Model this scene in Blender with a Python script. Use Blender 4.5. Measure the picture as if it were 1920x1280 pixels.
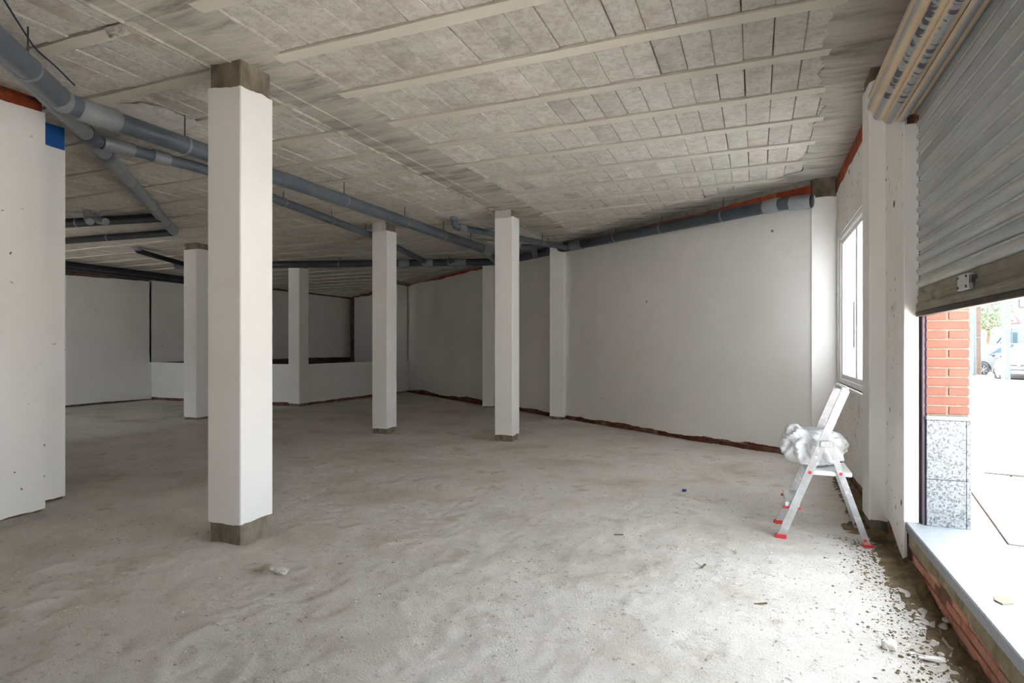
import bpy, bmesh, math, random
import numpy as np
from mathutils import Vector, Matrix
random.seed(7); rng = np.random.default_rng(7)
S = bpy.context.scene
COL = S.collection
for o in list(bpy.data.objects): bpy.data.objects.remove(o)

# ------------------------------------------------------------------ camera
F = 1154.0; HOR = 650.0; HC = 1.46; YAW = math.radians(21.73)
CY, SY = math.cos(YAW), math.sin(YAW)
cam = bpy.data.cameras.new('camera'); cam.sensor_width = 36; cam.lens = 36 * F / 1920
cam.shift_y = (HOR - 640) / 1920; cam.clip_start = .05; cam.clip_end = 500
camo = bpy.data.objects.new('camera', cam); COL.objects.link(camo)
camo.location = (0, 0, HC); camo.rotation_euler = (math.pi / 2, 0, YAW); S.camera = camo
# ------------------------------------------------------------------ light
S.view_settings.view_transform = 'Standard'; S.view_settings.look = 'None'
S.view_settings.gamma = 1; S.view_settings.use_curve_mapping = False
S.view_settings.exposure = 2.28
W = bpy.data.worlds.new('sky'); S.world = W; W.use_nodes = True
bg = W.node_tree.nodes['Background']; bg.inputs[0].default_value = (.85, .93, 1.0, 1); bg.inputs[1].default_value = 2.5
try:
    S.cycles.max_bounces = 14; S.cycles.diffuse_bounces = 10; S.cycles.transparent_max_bounces = 12
    S.cycles.sample_clamp_indirect = 12
except Exception: pass
sun = bpy.data.lights.new('sun', 'SUN'); sun.energy = 42; sun.angle = math.radians(2); sun.color = (.96, .98, 1)
suno = bpy.data.objects.new('sun', sun); COL.objects.link(suno); suno.location = (0, 30, 30)
suno.rotation_euler = Vector((.10, -.62, -.78)).to_track_quat('-Z', 'Y').to_euler()
def portal(name, x, y0, y1, z0, z1, flip=1):
    l = bpy.data.lights.new(name, 'AREA'); l.shape = 'RECTANGLE'; l.size = z1 - z0; l.size_y = y1 - y0
    l.cycles.is_portal = True
    o = bpy.data.objects.new(name, l); COL.objects.link(o); o.location = (x, (y0 + y1) / 2, (z0 + z1) / 2)
    o.rotation_euler = (0, flip * math.pi / 2, 0)
portal('daylight_portal', 1.3, 2.6, 4.72, .28, 1.68)
portal('daylight_portal', 1.3, 1.5, 2.5, .28, 1.7)
portal('daylight_portal', 1.3, 6.15, 8.55, 1.02, 2.82)
portal('daylight_portal', -6.05, -7.0, -4.4, .6, 3.3, -1)

# ------------------------------------------------------------------ projection helpers (directions from pixels, distances from planes)
def at(x, f, z):            # pixel column, forward distance, height -> world
    r = (x - 960) / F * f
    return Vector((r * CY - f * SY, r * SY + f * CY, z))
def cam2w(r, f, z): return Vector((r * CY - f * SY, r * SY + f * CY, z))
def px(x, y, z):            # pixel on the horizontal plane z
    return at(x, (HC - z) * F / (y - HOR), z)
def pxf(x, y, f):           # pixel at forward distance f
    return at(x, f, HC - (y - HOR) / F * f)
def cz(x): return 3.59 + .009 * (x + 3.5)      # the slab falls slightly to the left

# ------------------------------------------------------------------ object helpers
WL = {}
def tag(o, label=None, cat=None, group=None, kind=None):
    if label: o['label'] = label
    if cat: o['category'] = cat
    if group: o['group'] = group
    if kind: o['kind'] = kind
    return o
def wl(p): return WL.get(p.name, Vector((0, 0, 0))) if p else Vector((0, 0, 0))
def empty(name, loc, label, cat, group=None, kind=None):
    o = bpy.data.objects.new(name, None); COL.objects.link(o); o.location = loc; o.empty_display_size = .1
    WL[o.name] = Vector(loc); return tag(o, label, cat, group, kind)
def link(name, me, parent=None, loc=(0, 0, 0)):
    o = bpy.data.objects.new(name, me); COL.objects.link(o)
    o.location = Vector(loc) - wl(parent)
    WL[o.name] = Vector(loc)
    if parent: o.parent = parent
    return o
def mkmesh(name, V, Fc, mat, smooth=False):
    me = bpy.data.meshes.new(name); me.from_pydata([tuple(v) for v in V], [], Fc); me.materials.append(mat)
    if smooth: me.polygons.foreach_set('use_smooth', [True] * len(me.polygons))
    me.update(); return me
class MB:
    def __init__(s): s.V = []; s.F = []
    def add(s, V, Fc):
        n = len(s.V); s.V += [Vector(v) for v in V]; s.F += [tuple(i + n for i in f) for f in Fc]; return s
    def box(s, x0, x1, y0, y1, z0, z1):
        V = [(x, y, z) for z in (z0, z1) for y in (y0, y1) for x in (x0, x1)]
        return s.add(V, [(0, 2, 3, 1), (4, 5, 7, 6), (0, 1, 5, 4), (2, 6, 7, 3), (0, 4, 6, 2), (1, 3, 7, 5)])
    def bbox(s, x0, x1, y0, y1, z0, z1, b):      # box with chamfered edges
        bm = bmesh.new(); bmesh.ops.create_cube(bm, size=1)
        for v in bm.verts:
            v.co = ((x0 + x1) / 2 + v.co.x * (x1 - x0), (y0 + y1) / 2 + v.co.y * (y1 - y0), (z0 + z1) / 2 + v.co.z * (z1 - z0))
        bmesh.ops.bevel(bm, geom=bm.edges[:], offset=b, segments=1, affect='EDGES')
        bm.verts.index_update()
        s.add([v.co.copy() for v in bm.verts], [tuple(v.index for v in f.verts) for f in bm.faces]); bm.free(); return s
    def bar(s, p, q, a, b, up=(0, 0, 1)):        # oriented box, a across, b along up
        p, q = Vector(p), Vector(q); d = (q - p).normalized(); sd = d.cross(Vector(up)).normalized(); u = sd.cross(d)
        V = [e + sd * (a / 2 * i) + u * (b / 2 * j) for e in (p, q) for i, j in ((-1, -1), (1, -1), (1, 1), (-1, 1))]
        return s.add(V, [(0, 1, 2, 3), (7, 6, 5, 4), (0, 4, 5, 1), (1, 5, 6, 2), (2, 6, 7, 3), (3, 7, 4, 0)])
    def tube(s, pts, r, n=16, cap=True):
        pts = [Vector(p) for p in pts]; rs = r if isinstance(r, (list, tuple)) else [r] * len(pts)
        d0 = (pts[1] - pts[0]).normalized(); u = d0.orthogonal().normalized(); V = []; m = len(pts)
        for i, p in enumerate(pts):
            t = (pts[min(i + 1, m - 1)] - pts[max(i - 1, 0)]).normalized()
            u = (u - t * u.dot(t)).normalized(); w = t.cross(u)
            V += [p + (u * math.cos(k * 2 * math.pi / n) + w * math.sin(k * 2 * math.pi / n)) * rs[i] for k in range(n)]
        Fc = [(i * n + k, i * n + (k + 1) % n, (i + 1) * n + (k + 1) % n, (i + 1) * n + k) for i in range(m - 1) for k in range(n)]
        if cap: Fc += [tuple(range(n))[::-1], tuple(range((m - 1) * n, m * n))]
        return s.add(V, Fc)
    def prism(s, poly, d):                        # polygon (3d list) extruded by vector d
        n = len(poly); P = [Vector(p) for p in poly]; d = Vector(d)
        return s.add(P + [p + d for p in P], [tuple(range(n))[::-1], tuple(range(n, 2 * n))] + [(i, (i + 1) % n, n + (i + 1) % n, n + i) for i in range(n)])
    def build(s, name, mat, parent=None, smooth=False, loc=None, fixn=False):
        L = Vector(loc) if loc is not None else wl(parent)
        me = mkmesh(name, [v - L for v in s.V], s.F, mat, smooth)
        if fixn:
            bm = bmesh.new(); bm.from_mesh(me); bmesh.ops.recalc_face_normals(bm, faces=bm.faces[:]); bm.to_mesh(me); bm.free()
        if smooth:
            try: me.set_sharp_from_angle(angle=math.radians(40))
            except Exception: pass
        return link(name, me, parent, L)
def fillet(pts, r, n=6):
    P = [Vector(p) for p in pts]; out = [P[0]]
    for i in range(1, len(P) - 1):
        a = (P[i - 1] - P[i]); b = (P[i + 1] - P[i]); k = min(r, a.length * .49, b.length * .49)
        A = P[i] + a.normalized() * k; B = P[i] + b.normalized() * k
        for j in range(n + 1):
            t = j / n; out.append(A * (1 - t) ** 2 + P[i] * 2 * t * (1 - t) + B * t * t)
    return out + [P[-1]]
def jag(n, amp, seed, rough=.5):
    r = np.random.default_rng(seed); a = np.zeros(n)
    for k, w in ((40, .9), (17, .7), (7, .5), (3, .3), (1, .13)):
        m = n // k + 3; g = r.uniform(-1, 1, m); a += w * np.interp(np.arange(n) / k, np.arange(m), g)
    return a / 1.9 * amp

# ------------------------------------------------------------------ materials
def lin(h):
    if isinstance(h, (tuple, list)): return (*h, 1)
    h = h.lstrip('#'); c = [int(h[i:i + 2], 16) / 255 for i in (0, 2, 4)]
    return (*[v / 12.92 if v <= .04045 else ((v + .055) / 1.055) ** 2.4 for v in c], 1)
def mat(name, cols, scale=4, rough=.8, metal=0, bump=0, bscale=40, stretch=(1, 1, 1), rand=0, spots=None, detail=6, spec=.5, stains=None, bdist=.01, lo=.3, hi=.7):
    m = bpy.data.materials.new(name); m.use_nodes = True; N = m.node_tree.nodes; L = m.node_tree.links
    b = N['Principled BSDF']; b.inputs['Roughness'].default_value = rough; b.inputs['Metallic'].default_value = metal
    b.inputs['Specular IOR Level'].default_value = spec
    tc = N.new('ShaderNodeTexCoord'); oi = N.new('ShaderNodeObjectInfo')
    mp = N.new('ShaderNodeMapping'); mp.inputs['Scale'].default_value = stretch
    ad = N.new('ShaderNodeVectorMath'); ad.operation = 'MULTIPLY_ADD'
    cr = N.new('ShaderNodeCombineXYZ')
    for i in range(3): L.new(oi.outputs['Random'], cr.inputs[i])
    L.new(cr.outputs[0], ad.inputs[0]); ad.inputs[1].default_value = (37, 53, 71) if rand else (0, 0, 0)
    L.new(tc.outputs['Object'], ad.inputs[2]); L.new(ad.outputs[0], mp.inputs['Vector'])
    def noise(sc, det=6, rg=.6, vec=None):
        n = N.new('ShaderNodeTexNoise'); n.inputs['Scale'].default_value = sc; n.inputs['Detail'].default_value = det
        n.inputs['Roughness'].default_value = rg; L.new((vec or mp).outputs[0], n.inputs['Vector']); return n
    def ramp(fac, stops):
        r = N.new('ShaderNodeValToRGB'); e = r.color_ramp.elements
        while len(e) < len(stops): e.new(.5)
        for k, (p, c) in enumerate(stops): e[k].position = p; e[k].color = c
        L.new(fac, r.inputs[0]); return r
    cs = [lin(c) for c in cols]
    n1 = noise(scale, detail)
    st = [(lo + (hi - lo) * i / max(1, len(cs) - 1), c) for i, c in enumerate(cs)]
    out = ramp(n1.outputs[0], st).outputs[0]
    def mix(fac, a, bcol, mode='MIX'):
        x = N.new('ShaderNodeMix'); x.data_type = 'RGBA'; x.blend_type = mode
        if isinstance(fac, float): x.inputs[0].default_value = fac
        else: L.new(fac, x.inputs[0])
        L.new(a, x.inputs[6])
        if isinstance(bcol, tuple): x.inputs[7].default_value = bcol
        else: L.new(bcol, x.inputs[7])
        return x.outputs[2]
    if stains:                                   # (colour, scale, threshold, strength): blotches with their own outline
        for c, sc, th, stg in stains:
            n = noise(sc, 8, .65); r = ramp(n.outputs[0], [(th, (0, 0, 0, 1)), (min(1, th + .12), (stg, stg, stg, 1))])
            out = mix(r.outputs[0], out, lin(c))
    if spots:                                    # (colour, scale, radius): chips and pits
        for c, sc, rad in spots:
            v = N.new('ShaderNodeTexVoronoi'); v.inputs['Scale'].default_value = sc; v.inputs['Randomness'].default_value = 1
            n = noise(sc * 2.5, 3); mm = N.new('ShaderNodeMix'); mm.data_type = 'VECTOR'; mm.inputs[0].default_value = .06
            L.new(mp.outputs[0], mm.inputs[4]); L.new(n.outputs['Color'], mm.inputs[5]); L.new(mm.outputs[1], v.inputs['Vector'])
            gate = noise(sc * .22, 2); g = ramp(gate.outputs[0], [(.47, (0, 0, 0, 1)), (.58, (1, 1, 1, 1))])
            r = ramp(v.outputs['Distance'], [(rad, (1, 1, 1, 1)), (rad * 1.5, (0, 0, 0, 1))])
            mu = N.new('ShaderNodeMath'); mu.operation = 'MULTIPLY'; L.new(r.outputs[0], mu.inputs[0]); L.new(g.outputs[0], mu.inputs[1])
            out = mix(mu.outputs[0], out, lin(c))
    if rand:
        h = N.new('ShaderNodeHueSaturation'); mr = N.new('ShaderNodeMapRange'); mr.inputs[3].default_value = 1 - rand; mr.inputs[4].default_value = 1 + rand
        L.new(oi.outputs['Random'], mr.inputs[0]); L.new(mr.outputs[0], h.inputs['Value']); L.new(out, h.inputs['Color']); out = h.outputs[0]
    L.new(out, b.inputs['Base Color'])
    if bump:
        nb = noise(bscale, 8, .7); bp = N.new('ShaderNodeBump'); bp.inputs['Strength'].default_value = bump; bp.inputs['Distance'].default_value = bdist
        L.new(nb.outputs[0], bp.inputs['Height']); L.new(bp.outputs[0], b.inputs['Normal'])
    return m
M = {}
M['plaster'] = mat('plaster', [(.80, .79, .77), (.86, .85, .83)], 1.3, .75, bump=.15, bscale=18, spots=[('#5f564c', 3.2, .035), ('#6a5f54', 7, .05)], spec=.3)
M['plaster_clean'] = mat('plaster_clean', [(.80, .79, .77), (.86, .85, .83)], 1.1, .75, bump=.12, bscale=16, spots=[('#6d6459', 2.2, .03)], spec=.3)
M['plaster_dirty'] = mat('plaster_dirty', [(.72, .69, .65), (.80, .78, .75), (.84, .83, .81)], 1.6, .8, bump=.3, bscale=14, spots=[('#3f372f', 5.0, .10), ('#4b4238', 11, .10)], spec=.3, stains=[('#8d7c66', 2.5, .62, .5)])
M['patch'] = mat('patch', [(.62, .59, .56), (.78, .76, .74)], 6, .85, bump=.8, bscale=15, bdist=.03)
M['mortar'] = mat('mortar', ['#8d877c', '#b4aea2'], 8, .95, bump=.9, bscale=25, bdist=.03)
M['block'] = mat('block', ['#d4cdc2', '#e4dfd5', '#ebe7df'], 6, .95, bump=1.0, bscale=110, rand=.08, spots=[('#aaa196', 95, .32), ('#9a9186', 60, .2)], stains=[('#c4ae97', 2.0, .57, .6), ('#b8b2a8', 1.3, .57, .6), ('#f2efea', 3.0, .62, .5)], spec=.2, bdist=.012)
M['joist'] = mat('joist', ['#cbc6b8', '#d6d1c4'], 3, .9, bump=.35, bscale=50, stretch=(.3, 1, 1), rand=.05, spec=.2, stains=[('#6f685b', 2.5, .62, .4)])
M['slab'] = mat('slab', ['#4e4941', '#6a645a'], 5, .95, bump=.5, bscale=30)
M['band'] = mat('band', ['#7d7a71', '#aaa69c', '#c2beb4', '#a29e93'], 3.0, .95, bump=.35, bscale=30, stretch=(.35, 1.7, 1), stains=[('#cfcbc2', 1.6, .57, .8), ('#6a665b', 2.6, .58, .75), ('#57534a', 7, .66, .7)], spec=.2, bdist=.015)
M['conc'] = mat('conc', ['#5d5548', '#857b6b', '#9c9282'], 7, .95, bump=.9, bscale=30, stretch=(1, 1, .5), stains=[('#3f382d', 4, .58, .7)], bdist=.02)
M['brick_in'] = mat('brick_in', ['#8a3a1e', '#a84c28', '#b8623c'], 6, .9, bump=.6, bscale=35, rand=.2, stains=[('#8f8475', 5, .62, .6)])
M['brick_base'] = mat('brick_base', ['#4b2a20', '#6d3a2b', '#7d4a38'], 8, .95, bump=.8, bscale=35, rand=.25, stains=[('#8a8072', 5, .58, .7)])
M['brick_old'] = mat('brick_old', ['#b5745c', '#c4886f', '#cfa18b'], 7, .95, bump=.7, bscale=30, rand=.14, stains=[('#b9ab9c', 6, .56, .8), ('#6e5a45', 3.5, .6, .7)], bdist=.02)
M['brick_out'] = mat('brick_out', ['#6f4438', '#794d40'], 9, .85, bump=.25, bscale=90, rand=.06)
M['mortar_out'] = mat('mortar_out', ['#6d6458', '#82786a'], 20, .95, bump=.6, bscale=60)
M['core'] = mat('core', ['#5b3a2c', '#74523f', '#8a7a69'], 6, .95, bump=.7, bscale=20, stains=[('#90877a', 4, .55, .8)])
M['dirtband'] = mat('dirtband', ['#85775c', '#a39477', '#b6a88c'], 9, .95, bump=1, bscale=35, stains=[('#c2b8a2', 7, .62, .8), ('#5f5440', 5, .6, .8)], bdist=.03)
M['granite'] = mat('granite', ['#6f7479', '#8f9396'], 120, .5, bump=.05, spots=[('#5c6268', 95, .28)], detail=3, stains=[('#8d8572', 2.5, .60, .6)])
M['granite_sp'] = mat('granite_sp', ['#303438', '#63676a', '#7a7d7e'], 85, .45, detail=3, lo=.34, hi=.6)
M['floor'] = mat('floor', ['#bcb3a8', '#cfc8bf', '#dad5ce', '#d2cbc2'], 1.1, .97, bump=1.0, bscale=75, stains=[('#e6e2dc', 1.7, .60, .6), ('#a3947f', 2.2, .58, .6), ('#75695a', 17, .60, .7), ('#8a7d6c', 42, .60, .6), ('#ece8e2', 34, .64, .8)], spec=.15, bdist=.012, detail=10)
M['soil'] = mat('soil', ['#6a5c45', '#8b7b60', '#a8997c'], 9, 1, bump=1, bscale=45, stains=[('#a89c84', 14, .62, .8)], spec=.1, bdist=.03)
M['pebble'] = mat('pebble', ['#857c70', '#aaa297', '#cbc4ba'], 9, .95)
M['crumb'] = mat('crumb', ['#cfcac4', '#e8e6e4'], 3, .95)
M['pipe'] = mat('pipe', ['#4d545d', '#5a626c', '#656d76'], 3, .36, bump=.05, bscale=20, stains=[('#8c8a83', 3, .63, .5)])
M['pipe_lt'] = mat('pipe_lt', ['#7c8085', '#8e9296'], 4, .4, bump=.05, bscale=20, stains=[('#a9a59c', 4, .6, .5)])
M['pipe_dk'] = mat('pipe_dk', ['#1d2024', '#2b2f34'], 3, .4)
M['steel'] = mat('steel', ['#4a4844', '#6e6b65'], 10, .5, metal=.6)
M['cable'] = mat('cable', ['#23283f', '#2c3252'], 4, .6)
M['galv'] = mat('galv', ['#a3a7a7', '#b7bbbd', '#c6c6c0'], 2.2, .36, metal=.4, bump=.08, bscale=8, stretch=(1, .25, 1), rand=.05, stains=[('#a8977a', 3.2, .57, .6), ('#4a4842', 9, .68, .6)])
M['galv_seam_glint'] = mat('galv_seam_glint', ['#d6d8d6', '#e4e5e2'], 6, .35, metal=.2, stains=[('#a39a86', 7, .62, .6)])  # bare seam metal, lightened so the lip highlight sits in the colour
M['galv_dirty'] = mat('galv_dirty', ['#6d685c', '#8a8475', '#a39c8b'], 6, .75, metal=.25, bump=.5, bscale=25, stretch=(1, .3, 1), stains=[('#8f897a', 5, .58, .7), ('#2a251c', 5, .6, .8)])
M['edge_dk'] = mat('edge_dk', ['#332b26', '#463c34'], 8, .7)
M['guide'] = mat('guide', ['#4a4152', '#5b5164'], 5, .5)
M['alu'] = mat('alu', ['#b4b6b8', '#cfd0d2'], 14, .32, metal=.75, bump=.08, bscale=60, spots=[('#e6e3df', 26, .22)])
M['alu_st'] = mat('alu_st', ['#cfcfce', '#dedddb'], 12, .5, metal=.2)
M['red'] = mat('red', ['#b3272c', '#c8393b'], 5, .5)
M['white_frame'] = mat('white_frame', ['#e4e4e2', '#eeeeec'], 4, .45)
M['blue'] = mat('blue', ['#0b4f96', '#1560ab'], 5, .6, bump=.3, bscale=12)
M['paver'] = mat('paver', ['#b3aca6', '#c4beb8'], 5, .9, bump=.5, bscale=30, rand=.04)
M['paver_base'] = mat('paver_base', ['#8d867f', '#9c958e'], 3, .95, bump=.4, bscale=20)
M['asphalt'] = mat('asphalt', ['#45423f', '#504d4a'], 6, .95, bump=.4, bscale=60)
M['curb'] = mat('curb', ['#7d6f48', '#8a7c58'], 4, .9)
M['cover'] = mat('cover', ['#302d2a', '#3b3733'], 5, .9, bump=.3, bscale=30)
M['slab_grey'] = mat('slab_grey', ['#77726c', '#8f8a84'], 5, .9, bump=.4, bscale=30, stains=[('#5f594f', 3, .6, .6)])
M['card'] = mat('card', ['#6f6453', '#7b705e'], 6, .9)
M['cap_blue'] = mat('cap_blue', ['#1c2b66', '#24357a'], 5, .5)
M['carwhite'] = mat('carwhite', ['#53565a', '#5a5d61'], 1, .4, spec=.3)
M['carglass'] = mat('carglass', ['#1f3640', '#2c4650'], .8, .3, spec=.25)
M['black'] = mat('black', ['#1b1a1c', '#262528'], 4, .55)
M['tyre'] = mat('tyre', ['#232225', '#2d2c30'], 6, .85)
M['rim'] = mat('rim', ['#85888c', '#97999d'], 6, .35, metal=.5)
M['plate'] = mat('plate', ['#8c8c88', '#949490'], 4, .5)
M['eu'] = mat('eu', ['#1f4fb0', '#2558ba'], 4, .5)
M['pole'] = mat('pole', ['#41494e', '#4d555a'], 6, .5, metal=.3)
M['pole_br'] = mat('pole_br', ['#43352c', '#504137'], 6, .8)
M['leaf'] = mat('leaf', ['#1c340b', '#335218', '#4d6a2b'], 3, .5)
M['bark'] = mat('bark', ['#5b4a3a', '#75614d'], 9, .95, bump=.6)
M['render_cream'] = mat('render_cream', ['#5c5344', '#655c4c'], 1, .95)
M['render_white'] = mat('render_white', ['#605d5a', '#686561'], 1, .95)
M['winglass'] = mat('winglass', ['#4a4f55', '#5a6066'], 2, .2)
M['signred'] = mat('signred', ['#c22a35', '#cc3440'], 4, .5)

def mat_roll():
    m = mat('roll_slat', ['#d0b896', '#dcc6a6', '#d6c0a2'], 3, .55, metal=.15, bump=.1, bscale=20, rand=.04)
    N = m.node_tree.nodes; L = m.node_tree.links; b = N['Principled BSDF']; src = b.inputs['Base Color'].links[0].from_socket
    tc = N.new('ShaderNodeTexCoord')
    def nz(stretch, sc, det=3):
        mp = N.new('ShaderNodeMapping'); mp.inputs['Scale'].default_value = stretch
        n = N.new('ShaderNodeTexNoise'); n.inputs['Scale'].default_value = sc; n.inputs['Detail'].default_value = det
        L.new(tc.outputs['Object'], mp.inputs[0]); L.new(mp.outputs[0], n.inputs[0]); return n
    def rp(s, a, c):
        r = N.new('ShaderNodeValToRGB'); e = r.color_ramp.elements; e[0].position = a; e[1].position = c; e[0].color = (0, 0, 0, 1); e[1].color = (1, 1, 1, 1); L.new(s, r.inputs[0]); return r
    def mx(f, a, col):
        x = N.new('ShaderNodeMix'); x.data_type = 'RGBA'; L.new(f, x.inputs[0]); L.new(a, x.inputs[6]); x.inputs[7].default_value = lin(col); return x.outputs[2]
    def mul(a, c):
        x = N.new('ShaderNodeMath'); x.operation = 'MULTIPLY'; L.new(a, x.inputs[0]); L.new(c, x.inputs[1]); return x.outputs[0]
    at_ = N.new('ShaderNodeAttribute'); at_.attribute_name = 'crown'
    sep = N.new('ShaderNodeSeparateXYZ'); L.new(at_.outputs['Vector'], sep.inputs[0])
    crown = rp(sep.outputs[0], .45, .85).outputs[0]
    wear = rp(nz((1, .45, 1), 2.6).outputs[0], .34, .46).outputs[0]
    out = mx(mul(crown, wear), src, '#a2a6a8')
    marks = rp(nz((1.0, 3.0, 1.0), 9.0, 2).outputs[0], .50, .54).outputs[0]
    out = mx(mul(mul(marks, crown), sep.outputs[1]), out, '#55565a')
    L.new(out, b.inputs['Base Color']); return m
M['roll'] = mat_roll()
def mat_film():
    m = bpy.data.materials.new('film_glass'); m.use_nodes = True; N = m.node_tree.nodes; L = m.node_tree.links
    N.remove(N['Principled BSDF']); o = N['Material Output']
    t = N.new('ShaderNodeBsdfTranslucent'); t.inputs[0].default_value = (.9, .92, .94, 1)
    d = N.new('ShaderNodeBsdfDiffuse'); d.inputs[0].default_value = (.85, .87, .88, 1)
    n = N.new('ShaderNodeTexNoise'); n.inputs['Scale'].default_value = 6; n.inputs['Detail'].default_value = 6
    g = N.new('ShaderNodeBsdfGlossy'); g.inputs[1].default_value = .1
    m1 = N.new('ShaderNodeMixShader'); mr = N.new('ShaderNodeMapRange'); mr.inputs[3].default_value = .15; mr.inputs[4].default_value = .4
    L.new(n.outputs[0], mr.inputs[0]); L.new(mr.outputs[0], m1.inputs[0]); L.new(t.outputs[0], m1.inputs[1]); L.new(d.outputs[0], m1.inputs[2])
    m2 = N.new('ShaderNodeMixShader'); m2.inputs[0].default_value = .05; L.new(m1.outputs[0], m2.inputs[1]); L.new(g.outputs[0], m2.inputs[2])
    L.new(m2.outputs[0], o.inputs[0]); return m
M['film'] = mat_film()
def mat_bag():
    m = mat('bag', ['#d9dce0', '#e9ebee', '#e2e2dc'], 4, .35, stains=[('#8fb59a', 7, .60, .6), ('#cf9457', 8, .62, .85), ('#c9cdd6', 6, .55, .6)])
    b = m.node_tree.nodes['Principled BSDF']; b.inputs['Subsurface Weight'].default_value = 0
    return m
M['bag'] = mat_bag()

# ------------------------------------------------------------------ value noise
def vnoise(X, Y, sc, seed):
    r = np.random.default_rng(seed); g = r.uniform(-1, 1, (256, 256))
    x = X * sc + 1000; y = Y * sc + 1000; xi = np.floor(x).astype(int); yi = np.floor(y).astype(int)
    fx = x - xi; fy = y - yi; fx = fx * fx * (3 - 2 * fx); fy = fy * fy * (3 - 2 * fy)
    G = lambda a, c: g[a % 256, c % 256]
    return (G(xi, yi) * (1 - fx) + G(xi + 1, yi) * fx) * (1 - fy) + (G(xi, yi + 1) * (1 - fx) + G(xi + 1, yi + 1) * fx) * fy

# the slanted wall: plan line
SWA = Vector((.64, 8.77)); SWD = Vector((-10.83, 8.19)).normalized(); SWN = Vector((-SWD.y, SWD.x)) * 1.0   # normal towards the room
if SWN.y > 0: SWN = -SWN
def inside(x, y): return (Vector((x, y)) - SWA).dot(SWN) > 0

# ================================================================== FLOOR
def floor_h(X, Y):
    h = .012 * vnoise(X, Y, .7, 1) + .009 * vnoise(X, Y, 2.2, 2) + .006 * vnoise(X, Y, 6, 3) + .0045 * vnoise(X, Y, 15, 4)
    h += .006 * np.clip(vnoise(X, Y, 9, 6) - .35, 0, 1) * 2
    return h
def axis(lo, hi, a, b, fine, coarse):
    return np.concatenate([np.arange(lo, a, coarse), np.arange(a, b, fine), np.arange(b, hi + coarse * .99, coarse)])
xs = axis(-15.9, 1.0, -5.4, .98, .025, .16); ys = axis(-8.0, 22, .9, 8.6, .025, .16); xs[-1] = 1.0
X, Y = np.meshgrid(xs, ys)
Z = floor_h(X, Y) + .0035 * vnoise(X, Y, 32, 5)
nx, ny = len(xs), len(ys)
me = bpy.data.meshes.new('floor')
ii = (np.arange(ny - 1)[:, None] * nx + np.arange(nx - 1)[None, :]).ravel()
Fq = np.stack([ii, ii + 1, ii + nx + 1, ii + nx], 1)
me.from_pydata(np.stack([X.ravel(), Y.ravel(), Z.ravel()], 1).tolist(), [], Fq.tolist()); me.materials.append(M['floor'])
me.polygons.foreach_set('use_smooth', [True] * len(me.polygons))
floor = link('floor', me); tag(floor, 'rough unfinished grey concrete floor scattered with debris', 'floor', kind='structure')
def fz(x, y): return float(floor_h(np.array([x]), np.array([y]))[0])

# ================================================================== CEILING
mb = MB()
for xa, xb, ya, yb in ((-6.1, 1.3, -8.2, 3.2), (-15.9, 1.3, 3.2, 22.2)):
    mb.add([(xa, ya, cz(xa) + .05), (xb, ya, cz(xb) + .05), (xb, yb, cz(xb) + .05), (xa, yb, cz(xa) + .05)], [(0, 3, 2, 1)])
    mb.add([(xa, ya, 4.1), (xb, ya, 4.1), (xb, yb, 4.1), (xa, yb, 4.1)], [(0, 1, 2, 3)])
ceil = mb.build('ceiling', M['slab']); tag(ceil, 'bare ceiling of concrete joists and lightweight blocks', 'ceiling', kind='structure')
JP, J0 = .726, 3.58
def jpos(k): return J0 + JP * k
for k in range(-15, 25):
    y = jpos(k)
    for x0, x1 in ((-3.36, .82), (-15.7, -3.66)):
        a, b = x0, x1
        if y < 3.3: a = max(a, -6.0)
        if y > 8.77:
            xl = SWA.x + SWD.x * (y - SWA.y) / SWD.y
            b = min(b, xl + .1)
        if b - a < .2: continue
        w = .058
        m_ = MB(); n = 10
        rr = np.random.default_rng(k * 7 + int(x0 * 3) + 500)
        jl = rr.uniform(-.006, .006, n + 1); jr = rr.uniform(-.006, .006, n + 1)
        V = []; Fc = []
        for i in range(n + 1):
            x = a + (b - a) * i / n; z = cz(x)
            V += [(x, y - w + jl[i], z - .014), (x, y + w + jr[i], z - .014), (x, y - w + jl[i], z + .05), (x, y + w + jr[i], z + .05)]
        for i in range(n):
            p = 4 * i; q = p + 4
            Fc += [(p, p + 1, q + 1, q), (p + 2, p, q, q + 2), (p + 1, p + 3, q + 3, q + 1)]
        Fc += [(0, 2, 3, 1), (4 * n, 4 * n + 1, 4 * n + 3, 4 * n + 2)]
        m_.add(V, Fc).build('joist', M['joist'], ceil)
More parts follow.
